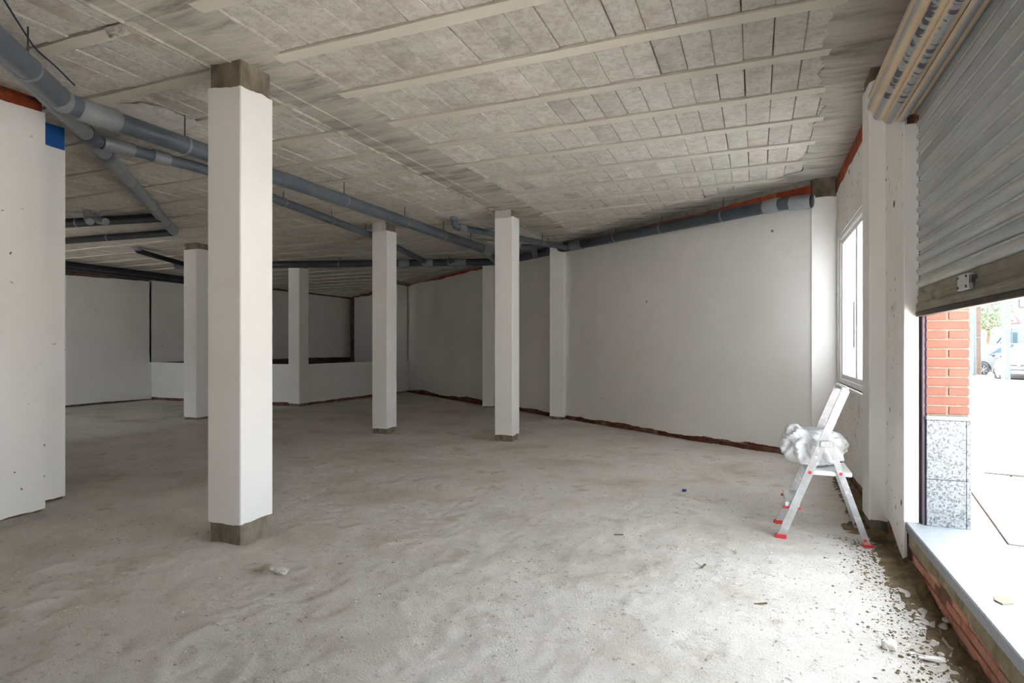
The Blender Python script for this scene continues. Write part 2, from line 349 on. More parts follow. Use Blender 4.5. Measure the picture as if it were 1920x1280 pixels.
# blocks: 0.2 m wide, one row between two joists
cand = []
for k in range(-14, 24):
    y0, y1 = jpos(k) + .066, jpos(k + 1) - .066; yc = (y0 + y1) / 2
    for x0, x1, off in ((-3.36, .80, .0), (-15.6, -3.66, .07)):
        n = int((x1 - x0) / .204)
        for i in range(n):
            xc = x0 + .204 * (i + .5) + off * ((k % 3) - 1)
            if xc > .78 or (x0 < -4 and xc > -3.66): continue
            if not inside(xc, yc) or (xc < -6 and yc < 3.3): continue
            f = -xc * SY + yc * CY; r = xc * CY + yc * SY
            vis = f > 1 and abs(r / f) < .9 and (HOR - (cz(xc) - HC) / f * F) > -60 and not (xc < -6 and yc < 3.6)
            if yc < 1 and not vis: continue
            cand.append((f if vis else 99 + f, xc, yc))
cand.sort()
bms = []
for v in range(4):
    hw, hd = .0995, (JP - .132) / 2; r_ = np.random.default_rng(90 + v)
    m_ = MB(); n = 3
    e = lambda: float(r_.uniform(-.003, .003))
    V = [(-hw + e(), -hd + e(), 0), (hw + e(), -hd + e(), 0), (hw + e(), hd + e(), 0), (-hw + e(), hd + e(), 0)]
    c = .006
    Vb = [(x * (1 - c / hw), y * (1 - c / hd), -.0) for x, y, _ in V]
    V0 = [(x, y, .006) for x, y, _ in V]; Vt = [(x, y, .05) for x, y, _ in V]
    m_.add(Vb + V0 + Vt, [(3, 2, 1, 0)] + [(i, (i + 1) % 4, 4 + (i + 1) % 4, 4 + i) for i in range(4)] + [(4 + i, 4 + (i + 1) % 4, 8 + (i + 1) % 4, 8 + i) for i in range(4)])
    bms.append(mkmesh('ceiling_block', m_.V, m_.F, M['block']))
rest = MB()
for i, (d, xc, yc) in enumerate(cand):
    z = cz(xc) + random.uniform(-.005, .005)
    if i < 300:
        o = link('ceiling_block', bms[i % 4], ceil, (xc, yc, z)); o.rotation_euler = (random.uniform(-.006, .006), -.009 + random.uniform(-.014, .014), 0)
    else:
        rest.add([Vector(v.co) + Vector((xc, yc, z)) for v in bms[i % 4].vertices], [tuple(p.vertices) for p in bms[i % 4].polygons])
tag(rest.build('ceiling_block_field', M['block'], ceil), kind='stuff')
def flat_band(name, left, right, ys_, z_off, mt, parent=ceil, seed=1, jl=.02, jr=.05):
    n = len(ys_); a = jag(n, jl, seed); b = jag(n, jr, seed + 1); V = []; Fc = []
    nn = 7
    zz = np.random.default_rng(seed).uniform(-.0015, .0015, (n, nn))
    for i, y in enumerate(ys_):
        l = left(y) + a[i]; r = right(y) + b[i]
        for j in range(nn):
            x = l + (r - l) * j / (nn - 1); V.append((x, y, cz(x) + z_off + (zz[i, j] if 0 < j < nn - 1 else .012)))
    for i in range(n - 1):
        for j in range(nn - 1):
            p = i * nn + j; Fc.append((p, p + nn, p + nn + 1, p + 1))
    return MB().add(V, Fc).build(name, mt, parent, True)
yy = np.arange(-2, 12.1, .03)
flat_band('concrete_band', lambda y: -3.84, lambda y: -3.2, yy, -.018, M['band'], seed=3, jl=.015, jr=.06)
flat_band('concrete_band', lambda y: .47, lambda y: .97, np.arange(-2, 9, .04), -.018, M['band'], seed=13, jl=.13, jr=.0)
# formwork ridge running along the beam
MB().tube([(-3.62, y, cz(-3.62) - .018 + .003 * math.sin(y * 7)) for y in np.arange(1, 12, .25)], .010, 6).build('formwork_ridge', M['band'], ceil)
MB().tube([(-3.83, y, cz(-3.8) - .014) for y in np.arange(1, 12, .25)], .016, 6).build('formwork_ridge', M['band'], ceil)
# band along the slanted wall
n = 180; V = []; Fc = []; jj = jag(n, .09, 77)
for i in range(n):
    p = SWA + SWD * (i * .08 - .3); w = .42 + jj[i]
    for t in (0, .5, 1):
        q = p + SWN * (w * t); V.append((q.x, q.y, cz(q.x) - .021 + (.015 if t == 1 else 0)))
for i in range(n - 1):
    for j in range(2): Fc.append((3 * i + j, 3 * i + 3 + j, 3 * i + 4 + j, 3 * i + 1 + j))
MB().add(V, Fc).build('concrete_band', M['band'], ceil, True, fixn=True)
def ceil_patch(pts, seed, mt, zo=-.024):
    P = [px(x, y, 3.585) for x, y in pts]; c = sum(P, Vector()) / len(P); r = random.Random(seed)
    ring = []
    for i in range(len(P)):
        a, b = P[i], P[(i + 1) % len(P)]
        for t in (0, .25, .5, .75):
            q = a.lerp(b, t); ring.append(q + (q - c) * r.uniform(-.12, .12))
    V = [Vector((q.x, q.y, cz(q.x) + zo + .012)) for q in ring] + [Vector((c.x + (q.x - c.x) * .55, c.y + (q.y - c.y) * .55, cz(q.x) + zo + r.uniform(-.012, .004))) for q in ring] + [Vector((c.x, c.y, cz(c.x) + zo - .006))]
    n = len(ring)
    Fc = [(i, (i + 1) % n, n + (i + 1) % n, n + i) for i in range(n)] + [(n + i, n + (i + 1) % n, 2 * n) for i in range(n)]
    return MB().add(V, Fc).build('plaster_patch', mt, ceil, False, fixn=True)
ceil_patch([(215, 195), (265, 187), (330, 205), (385, 232), (340, 240), (250, 232)], 1, M['patch'])
ceil_patch([(822, 402), (865, 396), (895, 408), (850, 412)], 2, M['patch'])
ceil_patch([(128, 392), (165, 391), (202, 396), (190, 402), (140, 401)], 3, M['patch'])
ceil_patch([(228, 459), (262, 457), (290, 462), (255, 464)], 4, M['patch'])
ceil_patch([(196, 47), (232, 40), (245, 58), (205, 66)], 5, M['band'], -.03)

# ================================================================== WALL HELPERS
def fn(v): return v if callable(v) else (lambda s: v)
def panel(name, mt, parent, p0, p1, zb, zt, th, jb=.02, jt=.02, seed=0, step=.035, side=1):
    p0, p1 = Vector(p0), Vector(p1); d = (p1 - p0); Lg = d.length; d.normalize(); nrm = Vector((-d.y, d.x)) * side
    n = max(3, int(Lg / step)); zb, zt = fn(zb), fn(zt); a = jag(n + 1, jb, seed + 11); b = jag(n + 1, jt, seed + 29)
    V = []; Fc = []
    for i in range(n + 1):
        s = Lg * i / n; p = p0 + d * s; q = p + nrm * th
        z0 = zb(s) + a[i]; z1 = zt(s) + b[i]
        V += [(q.x, q.y, z0), (q.x, q.y, z1), (p.x, p.y, z1), (p.x, p.y, z0)]
    for i in range(n):
        A = 4 * i; B = A + 4
        Fc += [(A, A + 1, B + 1, B), (A + 1, A + 2, B + 2, B + 1), (A + 3, A, B, B + 3)]
    Fc += [(0, 3, 2, 1), (4 * n, 4 * n + 1, 4 * n + 2, 4 * n + 3)]
    return MB().add(V, Fc).build(name, mt, parent, fixn=True)
BR = {}
def brick_mesh(l, h, d, mt):
    k = (round(l, 3), round(h, 3), round(d, 3), mt.name)
    if k not in BR:
        m_ = MB().bbox(-l / 2, l / 2, -d / 2, d / 2, -h / 2, h / 2, .004); BR[k] = mkmesh('brick', m_.V, m_.F, mt)
    return BR[k]
def brick_row(parent, p0, p1, z, h, mt, l=.25, d=.1, proud=.0, skip=.0, gap=.012, side=1, off=0, name='brick', seed=0):
    p0, p1 = Vector(p0), Vector(p1); dr = (p1 - p0); Lg = dr.length; dr.normalize(); nrm = Vector((-dr.y, dr.x)) * side
    ang = math.atan2(dr.y, dr.x); s = off; r = random.Random(seed)
    while s + l * .5 < Lg:
        ln = min(l, Lg - s) - gap
        if r.random() >= skip and ln > .03:
            q = p0 + dr * (s + ln / 2) + nrm * (proud - d / 2 + r.uniform(-.004, .004))
            o = link(name, brick_mesh(ln, h, d, mt), parent, (q.x, q.y, z)); o.rotation_euler = (0, 0, ang)
        s += l

# ================================================================== SLANTED REAR WALL (back of the room)
T = 20.6; A0 = SWA + SWD * .02; A1 = SWA + SWD * T
mb = MB(); out = -SWN * .25
mb.prism([(A0.x, A0.y, 0), (A1.x, A1.y, 0), (A1.x + out.x, A1.y + out.y, 0), (A0.x + out.x, A0.y + out.y, 0)], (0, 0, 3.75))
wb = mb.build('wall_back', M['core'], fixn=True); tag(wb, 'long slanted white plastered rear wall with bare brick at foot', 'wall', kind='structure')
sd = 1 if Vector((-SWD.y, SWD.x)).dot(SWN) > 0 else -1
panel('plaster', M['plaster_clean'], wb, SWA - SWD * .06, SWA + SWD * 19.6, lambda s: .10 + .02 * math.sin(s * 2.1), lambda s: 3.43 - (.0 if s < 7 else .03), .018, .055, .05, 5, side=sd)
panel('mortar_bead', M['mortar'], wb, SWA, SWA + SWD * 13.9, lambda s: 3.535 - .008 * s * .76, lambda s: cz(SWA.x + SWD.x * s) + .02, .03, .02, 0, 6, side=sd)
brick_row(wb, SWA, SWA + SWD * 13.9, .035, .07, M['brick_base'], .25, .1, .006, .1, side=sd, seed=2)
brick_row(wb, SWA + SWD * .1, SWA + SWD * 13.9, .105, .06, M['brick_base'], .25, .1, .002, .25, side=sd, off=.12, seed=3)
brick_row(wb, SWA, SWA + SWD * 13.9, 3.475, .13, M['brick_in'], .25, .1, .006, 0, side=sd, seed=4)

# ================================================================== FAR WALLS
mb = MB().box(-15.75, -15.5, -8, 21.7, 0, 3.6)
w1 = mb.build('wall_far_left', M['slab']); tag(w1, 'white plastered far left wall in the dark room', 'wall', kind='structure')
panel('plaster', M['plaster'], w1, (-15.5, 21.5), (-15.5, 12.0), 1.04, lambda s: 3.42, .018, .03, .0, 8, .06)
panel('plaster', M['plaster'], w1, (-15.5, 12.05), (-15.5, 3.0), .05, lambda s: 3.25 - .02 * s if s < 3.2 else 3.3, .018, .03, .05, 9, .06)
brick_row(w1, (-15.5, 12.05), (-15.5, 3.0), 3.33, .12, M['brick_base'], .25, .1, .004, .05, seed=5)
mb = MB().box(-15.5, -9.0, 21.5, 21.75, 0, 3.6)
w2 = mb.build('wall_far', M['slab']); tag(w2, 'shadowy plastered wall closing the far end', 'wall', kind='structure')
panel('plaster', M['plaster'], w2, (-9.0, 21.5), (-15.5, 21.5), 1.04, 3.42, .018, .03, .0, 10, .1, side=1)
# half-height wall, L-shaped, with the embedded column
mb = MB().box(-15.5, -10.42, 12.07, 12.3, 0, 1.0).box(-10.65, -10.42, 12.3, 17.2, 0, 1.0)
hw = mb.build('wall_half', M['core']); tag(hw, 'low white half-height wall turning a corner at the rear', 'wall', kind='structure')
panel('plaster', M['plaster'], hw, (-10.40, 12.07), (-15.48, 12.07), .09, 1.03, .018, .03, .008, 12, side=1)
panel('plaster', M['plaster'], hw, (-10.42, 17.15), (-10.42, 12.052), .07, 1.03, .018, .03, .008, 13, side=1)
MB().box(-15.48, -10.42, 12.075, 12.3, 1.0, 1.022).box(-10.65, -10.425, 12.3, 16.8, 1.0, 1.022).build('coping', M['plaster'], hw)

# ================================================================== LEFT WALL
mb = MB().box(-6.0, -5.685, -4.4, 3.40, 0, 3.62).box(-6.0, -5.685, -8, -7.0, 0, 3.62).box(-6.0, -5.685, -7.0, -4.4, 0, .6).box(-6.0, -5.685, -7.0, -4.4, 3.3, 3.62)  # opening out of view, added to let fill light into the room
wl_ = mb.build('wall_left', M['core']); tag(wl_, 'bright white plastered wall at left with bare brick on top', 'wall', kind='structure')
panel('plaster', M['plaster'], wl_, (-5.685, 3.415), (-5.685, -4.4), lambda s: .05, lambda s: 3.46 - .01 * s, .02, .03, .02, 20, side=1)
panel('plaster', M['plaster'], wl_, (-6.0, 3.40), (-5.667, 3.40), .09, 3.46, .018, .03, .02, 21, side=1)
brick_row(wl_, (-5.685, 3.39), (-5.685, 1.1), 3.50, .09, M['brick_in'], .28, .1, .006, 0, seed=8)
brick_row(wl_, (-5.685, 3.39), (-5.685, 1.1), 3.58, .05, M['brick_in'], .28, .1, .004, 0, seed=9, off=.1)
panel('mortar_foot', M['mortar'], wl_, (-5.685, 3.40), (-5.685, -4.4), -.02, .05, .012, .0, .02, 27, side=1)
mb = MB().box(-6.9, -6.215, 3.3, 3.9, 0, 3.6).box(-6.3, -5.95, 3.1, 3.38, 0, 3.6)
wp = mb.build('wall_left_pier', M['core']); tag(wp, 'narrow white pier beside the left wall, blue paint on top', 'wall', kind='structure')
panel('plaster', M['plaster'], wp, (-6.215, 3.915), (-6.215, 3.3), .03, 3.36, .02, .03, .02, 23, side=1)
panel('plaster', M['plaster'], wp, (-6.9, 3.9), (-6.2, 3.9), .08, 3.36, .018, .03, .02, 24, side=1)
panel('blue_paint', M['blue'], wp, (-6.215, 3.912), (-6.215, 3.3), 3.30, 3.6, .014, .02, 0, 25, side=1)
mb = MB().box(-15.5, -13.5, 3.2, 3.45, 0, 3.6).box(-11.9, -6.9, 3.2, 3.45, 0, 3.6).box(-13.5, -11.9, 3.2, 3.45, 0, 1.0).box(-13.5, -11.9, 3.2, 3.45, 2.7, 3.6)  # unseen opening added here to brighten the dark room
w3 = mb.build('wall_left_return', M['plaster']); tag(w3, 'white wall behind the left pier closing the dark room', 'wall', kind='structure')
mb = MB().box(-6.0, 1.3, -8.25, -8.0, 0, 3.7)
mb = MB().box(-6.0, 1.3, -8.25, -8.0, 0, 3.7)
bounce_ground = MB().add([(-70, -70, .06), (-6.0, -70, .06), (-6.0, 3.2, .06), (-70, 3.2, .06)], [(0, 1, 2, 3)]).build('ground_bounce', M['paver_base']); tag(bounce_ground, 'pale unseen ground added outside the left wall to bounce light in', 'bounce_ground', kind='structure')  # unseen ground added to bounce daylight in through the left opening
w4 = mb.build('wall_rear', M['plaster']); tag(w4, 'plain white wall behind the camera', 'wall', kind='structure')

# ================================================================== FACADE (right wall)
XP = .91
mb = MB()
mb.box(.945, 1.25, 5.5, 6.1, 0, 3.7).box(.945, 1.25, 8.58, 9.1, 0, 3.7).box(.945, 1.25, 6.1, 8.58, 0, 1.02).box(.945, 1.25, 6.1, 8.58, 2.82, 3.7)   # window bay
mb.box(.925, 1.02, 4.79, 5.5, 0, 3.7).box(1.02, 1.25, 5.02, 5.5, 0, 3.7)                    # pier
mb.box(1.06, 1.25, 2.58, 5.02, 3.02, 3.7).box(.915, 1.06, 1.2, 4.79, 3.36, 3.7)               # lintel over the shutter
mb.box(.93, 1.25, 2.5, 2.58, 0, 3.02).box(.93, 1.25, -8.2, 1.5, 0, 3.35).box(.93, 1.25, 1.5, 2.5, 1.7, 3.35).box(.93, 1.25, -8.2, 1.5, 3.3, 3.7)  # second bay left open out of view to add daylight
mb.box(.945, 1.22, -7.4, 4.79, -.05, .235)                                                  # parapet
wr = mb.build('wall_right', M['core']); tag(wr, 'white plastered street-side wall with window, pier and shutter opening', 'wall', kind='structure')
# window bay plaster
sP = -1
panel('plaster', M['plaster_dirty'], wr, (.945, 5.5), (.945, 6.1), .1, lambda s: 3.42, .015, .03, .03, 30, side=1)
panel('plaster', M['plaster_dirty'], wr, (.945, 6.1), (.945, 8.58), .1, 1.02, .015, .03, .0, 31, side=1)
panel('plaster', M['plaster_dirty'], wr, (.945, 6.1), (.945, 8.58), 2.82, 3.40, .015, .0, .05, 32, side=1)
panel('plaster', M['plaster_dirty'], wr, (.945, 8.58), (.945, 8.9), .1, 3.40, .015, .03, .03, 33, side=1)
brick_row(wr, (.945, 5.5), (.945, 8.75), 3.46, .10, M['brick_in'], .26, .1, .008, 0, side=1, seed=31)
brick_row(wr, (.945, 5.5), (.945, 8.75), 3.565, .09, M['brick_in'], .26, .1, .004, 0, side=1, off=.13, seed=32)
brick_row(wr, (.915, 1.5), (.915, 5.4), 3.43, .10, M['brick_in'], .26, .1, .008, 0, side=1, seed=33)
brick_row(wr, (.915, 1.5), (.915, 5.4), 3.54, .10, M['brick_in'], .26, .1, .005, 0, side=1, off=.13, seed=34)
# pier plaster and jamb
panel('plaster', M['plaster_dirty'], wr, (.925, 4.775), (.925, 5.5), lambda s: .0 + .16 * min(1, s / .5), lambda s: 3.02 if s < .02 else 3.30, .015, .03, .02, 34, side=1)
MB().bbox(.906, .992, 4.768, 4.80, .295, 2.94, .004).build('jamb_plaster', M['plaster_clean'], wr)
# ---- window
wn = empty('window_1', (1.0, 7.35, 1.02), 'white framed window with milky film glass in right wall', 'window', kind='structure')
y0, y1, z0, z1 = 6.1, 8.58, 1.02, 2.82
fb = MB()
for a, b, c, d in ((y0, y1, z0, z0 + .06), (y0, y1, z1 - .06, z1), (y0, y0 + .06, z0 + .06, z1 - .06), (y1 - .06, y1, z0 + .06, z1 - .06)):
    fb.bbox(.945, 1.01, a, b, c, d, .006)
fb.build('outer_frame', M['white_frame'], wn)
for a, b in ((y0 + .06, 7.34), (7.34, y1 - .06)):
    s = MB()
    for e, f, g, h in ((a, b, z0 + .06, z0 + .11), (a, b, z1 - .11, z1 - .06), (a, a + .05, z0 + .11, z1 - .11), (b - .05, b, z0 + .11, z1 - .11)):
        s.bbox(.965, 1.0, e, f, g, h, .005)
    sh = s.build('sash', M['white_frame'], wn)
    MB().box(.981, .986, a + .05, b - .05, z0 + .11, z1 - .11).build('pane', M['film'], sh)
MB().bbox(.905, .99, y0, y1, z0 - .035, z0, .006).build('window_sill', M['white_frame'], wn)
MB().box(.973, .979, 7.55, 7.62, 1.45, 1.95).build('paper_strip', M['slab_grey'], wn)
# ---- sill slab on the parapet and bricks below
sillo = MB().bbox(.915, 1.27, 1.2, 4.80, .235, .298, .006).build('window_sill_slab', M['granite'], wr)
o = MB().bbox(.915, 1.27, -7.4, 1.2, .235, .298, .006).build('window_sill_slab', M['granite'], wr)
for r_ in range(3):
    brick_row(wr, (.945, 1.3), (.945, 4.75), .03 + .058 * r_, .048, M['brick_old'], .25, .1, .008, .06, side=1, off=.12 * (r_ % 2), seed=40 + r_)
panel('mortar_band', M['dirtband'], wr, (.945, 1.2), (.945, 4.79), lambda s: .165 + .015 * math.sin(s * 3), .236, .02, .03, .0, 44, side=1)
MB().box(.925, .94, 4.735, 4.79, .0, .29).build('brick_stub', M['brick_base'], wr)
# ---- roller shutter
sh = empty('roller_shutter', (1.0, 3.85, 1.66), 'half-raised grey corrugated metal roller shutter over the street opening', 'shutter')
YS0, YS1 = 2.605, 4.763; pitch = .081; prof = []
for j in range(13):
    t = j / 12; prof.append((-.026 * math.sin(math.pi * min(1, t * 1.18)) if t < .85 else .004 - .016 * math.sin(math.pi * (t - .85) / .15), t * pitch))
def slat_mesh():
    V = []; Fc = []; n = 12
    for i in range(n + 1):
        y = YS0 + (YS1 - YS0) * i / n - 3.67
        for x, z in prof: V.append((x, y, z))
        for x, z in reversed(prof): V.append((x + .004, y, z))
    m_ = 2 * len(prof)
    for i in range(n):
        for j in range(m_): Fc.append((i * m_ + j, i * m_ + (j + 1) % m_, (i + 1) * m_ + (j + 1) % m_, (i + 1) * m_ + j))
    me = mkmesh('slat', V, Fc, M['galv'], True); me.materials.append(M['galv_seam_glint'])
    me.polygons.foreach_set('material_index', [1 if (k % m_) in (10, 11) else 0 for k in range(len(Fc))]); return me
sm = slat_mesh(); sm.set_sharp_from_angle(angle=math.radians(50))
z = 1.84
while z < 3.06:
    link('slat', sm, sh, (1.0, 3.67, z)); z += pitch
MB().box(.985, 1.005, YS0, YS1, 1.745, 1.84).bbox(.978, .99, YS0, YS1, 1.775, 1.79, .004).build('bottom_slat', M['galv_dirty'], sh)
MB().bbox(.972, 1.012, YS0, YS1, 1.69, 1.745, .005).bbox(.965, .975, YS0, 4.3, 1.715, 1.735, .003).build('bottom_bar', M['galv_dirty'], sh)
MB().bbox(.970, 1.02, YS0, YS1, 1.658, 1.69, .004).build('bottom_angle', M['edge_dk'], sh)
lk = MB().bbox(.958, .984, 3.63, 3.80, 1.745, 1.825, .004).build('lock_plate', M['galv'], sh)
for y_, z_ in ((3.65, 1.76), (3.65, 1.81), (3.78, 1.76), (3.78, 1.81)):
    MB().tube([(.957, y_, z_), (.953, y_, z_)], .006, 8).build('rivet', M['edge_dk'], lk)
MB().box(.962, .985, 3.585, 3.625, 1.775, 1.81).build('bolt', M['steel'], lk)
MB().box(1.005, 1.02, 4.735, 4.775, .298, 3.02).build('guide_rail', M['guide'], sh)
MB().box(.995, 1.018, 2.58, 2.603, .298, 3.02).build('guide_rail', M['guide'], sh)
# the roll above
rc = (.845, 3.10); R0 = .142; NS = 11; MARKED = (6, 7)
roll = MB().tube([(rc[0], 2.61, rc[1]), (rc[0], 4.74, rc[1])], .12, 20).build('shutter_roll', M['edge_dk'], sh)
for s in range(NS):
    V = []; Fc = []; q = 8; n = 40; cr = []
    a0 = 2 * math.pi * s / NS + .25; da = 2 * math.pi / NS
    for i in range(n + 1):
        y = 2.6 + (4.745 - 2.6) * i / n
        for j in range(q + 1):
            t = j / q; a = a0 + da * t; r = R0 + .017 * math.sin(math.pi * min(1, t * 1.2)) if t < .84 else R0 - .004 + .012 * math.sin(math.pi * (t - .84) / .16)
            V.append((rc[0] + r * math.cos(a), y, rc[1] + r * math.sin(a)))
            cr.append(math.sin(math.pi * min(1, t * 1.2)) if t < .84 else 0)
    w_ = q + 1
    for i in range(n):
        for j in range(q): Fc.append((i * w_ + j, (i + 1) * w_ + j, (i + 1) * w_ + j + 1, i * w_ + j + 1))
    o = MB().add(V, Fc).build('roll_slat', M['roll'], roll, True)
    at_ = o.data.attributes.new('crown', 'FLOAT_VECTOR', 'POINT')
    at_.data.foreach_set('vector', [c for k, v in enumerate(cr) for c in (v, (1.0 if V[k][1] < 4.42 else 0.0) * (1.0 if s in MARKED else 0.0), 0)])
# ---- brick pillar outside
bp = empty('brick_pillar', (1.14, 4.86, .298), 'red brick pillar with speckled granite foot outside the shutter', 'pillar')
MB().box(1.026, 1.252, 4.728, 5.015, .298, 3.02).build('core', M['mortar_out'], bp)
zc = 1.02; row = 0
ins = {'s': brick_mesh(.238, .050, .12, M['brick_out']), 'h': brick_mesh(.114, .050, .12, M['brick_out'])}
while zc < 2.0:
    zz = zc + .03
    if row % 2 == 1: link('brick', ins['s'], bp, (1.139, 4.782, zz))
    else:
        for x in (1.077, 1.201): link('brick', ins['h'], bp, (x, 4.782, zz))
    # side return
    o = link('brick', ins['s'], bp, (1.198, 4.9 + (.06 if row % 2 else 0), zz)); o.rotation_euler = (0, 0, math.pi / 2)
    zc += .061; row += 1
for a, b in ((.298, .60), (.603, .985)):
    MB().bbox(1.022, 1.236, 4.712, 4.73, a, b, .002).build('granite_panel', M['granite_sp'], bp)
    MB().bbox(1.238, 1.262, 4.712, 5.015, a, b, .002).build('granite_panel', M['granite_sp'], bp)
MB().bbox(1.018, 1.285, 4.70, 5.02, .987, 1.012, .004).build('granite_cap', M['granite'], bp)

# ================================================================== COLUMNS
def column(label, xn, yn, w, zt, zb, ztop=None, seed=0, cap='conc', d=None, jt=.03, jb=.025, base=True):
    d = d or w; ztop = ztop or cz(xn - w / 2) + .01
    c = empty('column', (xn - w / 2, yn + d / 2, 0), label, 'column', 'square plastered columns')
    e = .014
    MB().bbox(xn - w + e, xn - e, yn + e, yn + d - e, -.03, ztop, .006).build('concrete_core', M[cap], c)
    # plaster skin: ring of points with rounded corners, rough top and bottom
    ring = []; rad = .012
    cs = [(xn - w, yn), (xn, yn), (xn, yn + d), (xn - w, yn + d)]
    for i in range(4):
        a = Vector(cs[i]); b = Vector(cs[(i + 1) % 4]); dr = (b - a).normalized(); L_ = (b - a).length
        ring.append(a + dr * rad * .3 + Vector((-dr.y, dr.x)) * rad * .3 - Vector((-dr.y, dr.x)) * 0)
        for t in np.linspace(rad, L_ - rad, 12): ring.append(a + dr * float(t))
    n = len(ring); r = random.Random(seed); ja = jag(n, jt, seed + 3); jb_ = jag(n, jb, seed + 4)
    ctr = Vector((xn - w / 2, yn + d / 2)); V = []
    for lv in (0, 1, 2, 3):
        for i, p in enumerate(ring):
            q = ctr + (p - ctr) * (1 - .09) if lv in (0, 3) else p
            zz = zb + jb_[i] if lv < 2 else zt + ja[i]
            V.append((q.x, q.y, zz))
    Fc = [(lv * n + i, lv * n + (i + 1) % n, (lv + 1) * n + (i + 1) % n, (lv + 1) * n + i) for lv in range(3) for i in range(n)]
    MB().add(V, Fc).build('plaster_skin', M['plaster_clean'], c)
    return c
column('tall white square column standing nearest the camera', -3.51, 3.445, .325, 3.36, .15, seed=1, jt=.05)
c3 = column('white square free-standing column in front of the slanted rear wall, right of centre', -3.50, 8.80, .30, 3.47, .09, seed=2, cap='conc', jt=.015)
c2 = column('white square column in the middle of the rear row, pipe passing before its top', -5.78, 8.83, .30, 3.42, .08, seed=3, jt=.02)
column('white square column in the dark room, partly hidden by the nearest column', -10.33, 9.02, .35, 3.40, .06, seed=4)
column('white square column rising from the corner of the half-height wall', -10.39, 12.04, .34, 3.40, .06, seed=5)
column('white column built into the slanted rear wall, lit edge nearest the window side', -3.60, 11.83, .30, 3.50, .05, seed=6, d=.6)
column('shaded column built into the slanted rear wall, half hidden behind a free-standing column', -5.83, 13.45, .30, 3.42, .05, seed=7, d=.6)
column('narrow white column at the far end of the slanted rear wall', -10.405, 16.45, .2, 3.40, 1.03, seed=8, d=.6)
column('white corner column where window wall meets slanted rear wall', .935, 8.72, .295, 3.37, .1, seed=9, d=.4, jt=.03)
column('white column against the right wall between window and shutter', 1.1, 5.42, .30, 3.50, .12, seed=10, d=.34, jt=.05)
for c, (x, y, z0, z1) in ((c3, (-3.5, 8.8, 3.47, 3.585)), (c2, (-5.78, 8.83, 3.42, 3.57))):
    r = random.Random(x); V = []; Fc = []; n = 9
    for i in range(n):
        for j in range(5):
            V.append((x - .29 + .27 * i / (n - 1), y - .012 * math.sin(i * 1.9) * math.sin(j * 2.) - .008 + r.uniform(-.006, .006), z0 - .02 + (z1 - z0 + .02) * j / 4))
    for i in range(n - 1):
        for j in range(4): Fc.append((i * 5 + j, (i + 1) * 5 + j, (i + 1) * 5 + j + 1, i * 5 + j + 1))
    MB().add(V, Fc).build('plaster_lump', M['patch'], c, True)

# ================================================================== PIPES
def pipe(label, pts, r, mt='pipe', fil=.12, coup=(), clamps=(), n=18, group='drain pipes under the ceiling', cm='pipe_lt'):
    P = fillet(pts, fil); c = empty('drain_pipe', tuple(P[0]), label, 'pipe', group)
    MB().tube(P, r, n).build('tube', M[mt], c, True)
    for a, b, k in coup:          # explicit segment points
        a, b = Vector(a), Vector(b); d = (b - a).normalized()
        MB().tube([a, a + d * .012, b - d * .012, b], [r * k, r * k * 1.03, r * k * 1.03, r * k], n).build('coupling', M[cm], c, True)
    for q, d in clamps:
        q = Vector(q); d = Vector(d).normalized()
        cl = MB().tube([q - d * .014, q + d * .014], r * 1.06, n).build('clamp', M['pipe_lt'], c, True)
        MB().tube([q + Vector((0, 0, r)), Vector((q.x, q.y, cz(q.x) + .01))], .006, 6).build('hanger_rod', M['steel'], cl)
    return c
def lerpP(a, b, t): return Vector(a).lerp(Vector(b), t)
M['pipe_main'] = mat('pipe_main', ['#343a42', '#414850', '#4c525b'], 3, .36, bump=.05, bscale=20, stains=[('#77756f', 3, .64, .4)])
a1 = px(124, 195, 3.30); a2 = px(905, 466, 3.36); ah = px(0, 80, 3.30); a0 = a1 + (ah - a1) * 1.9; a3 = pxf(932, 490, 13.9)
B1 = (a2 - a1).normalized(); E1 = (a0 - a1).normalized()
pipe('thick blue-grey drain pipe running past the nearest column', [a0, a1, a2, a3], .080, 'pipe', .16,
     coup=[(a1 + E1 * .04, a1 + E1 * .16, 1.06), (a1 + B1 * .08, a1 + B1 * .40, 1.08), (a2 - B1 * .06, a2 + B1 * .34, 1.12)],
     clamps=[(a1.lerp(a2, t), B1) for t in (.135, .44, .63, .79, .93)] + [(a1 + E1 * .62, E1)])
d1 = px(178, 266, 3.46); d2 = px(326, 434, 3.46); dh = px(0, 96, 3.46); d0 = d1 + (dh - d1) * 1.7
dd = (d2 - d1).normalized(); de = (d0 - d1).normalized()
pipe('grey drain pipe crossing diagonally into the dark room at upper left', [d0, d1, d2], .072, 'pipe_lt', .05, cm='pipe',
     coup=[(d1 + de * .28, d1 + de * .02, 1.1), (d1 + dd * .35, d1 + dd * .5, 1.1)], clamps=[(d1 + dd * t, dd) for t in (1.6, 3.0, 4.2)])
b0 = d1 + de * .15; b1 = px(196, 268, 3.42); bA = px(395, 320, 3.42); b3 = px(520, 375, 3.41); b4 = px(700, 442, 3.40); b5 = px(795, 489, 3.40)
bd_ = (bA - b1).normalized()
pipe('thin grey branch pipe running below and beside the thick one', [b0, b1, bA, b3, b4, b5], .057, 'pipe', .15,
     coup=[(b1 - bd_ * .02, b1 + bd_ * .26, 1.18), (b1 + bd_ * .45, b1 + bd_ * .62, 1.18)],
     clamps=[(lerpP(b3, b4, t), b4 - b3) for t in (.05, .5, .9)])
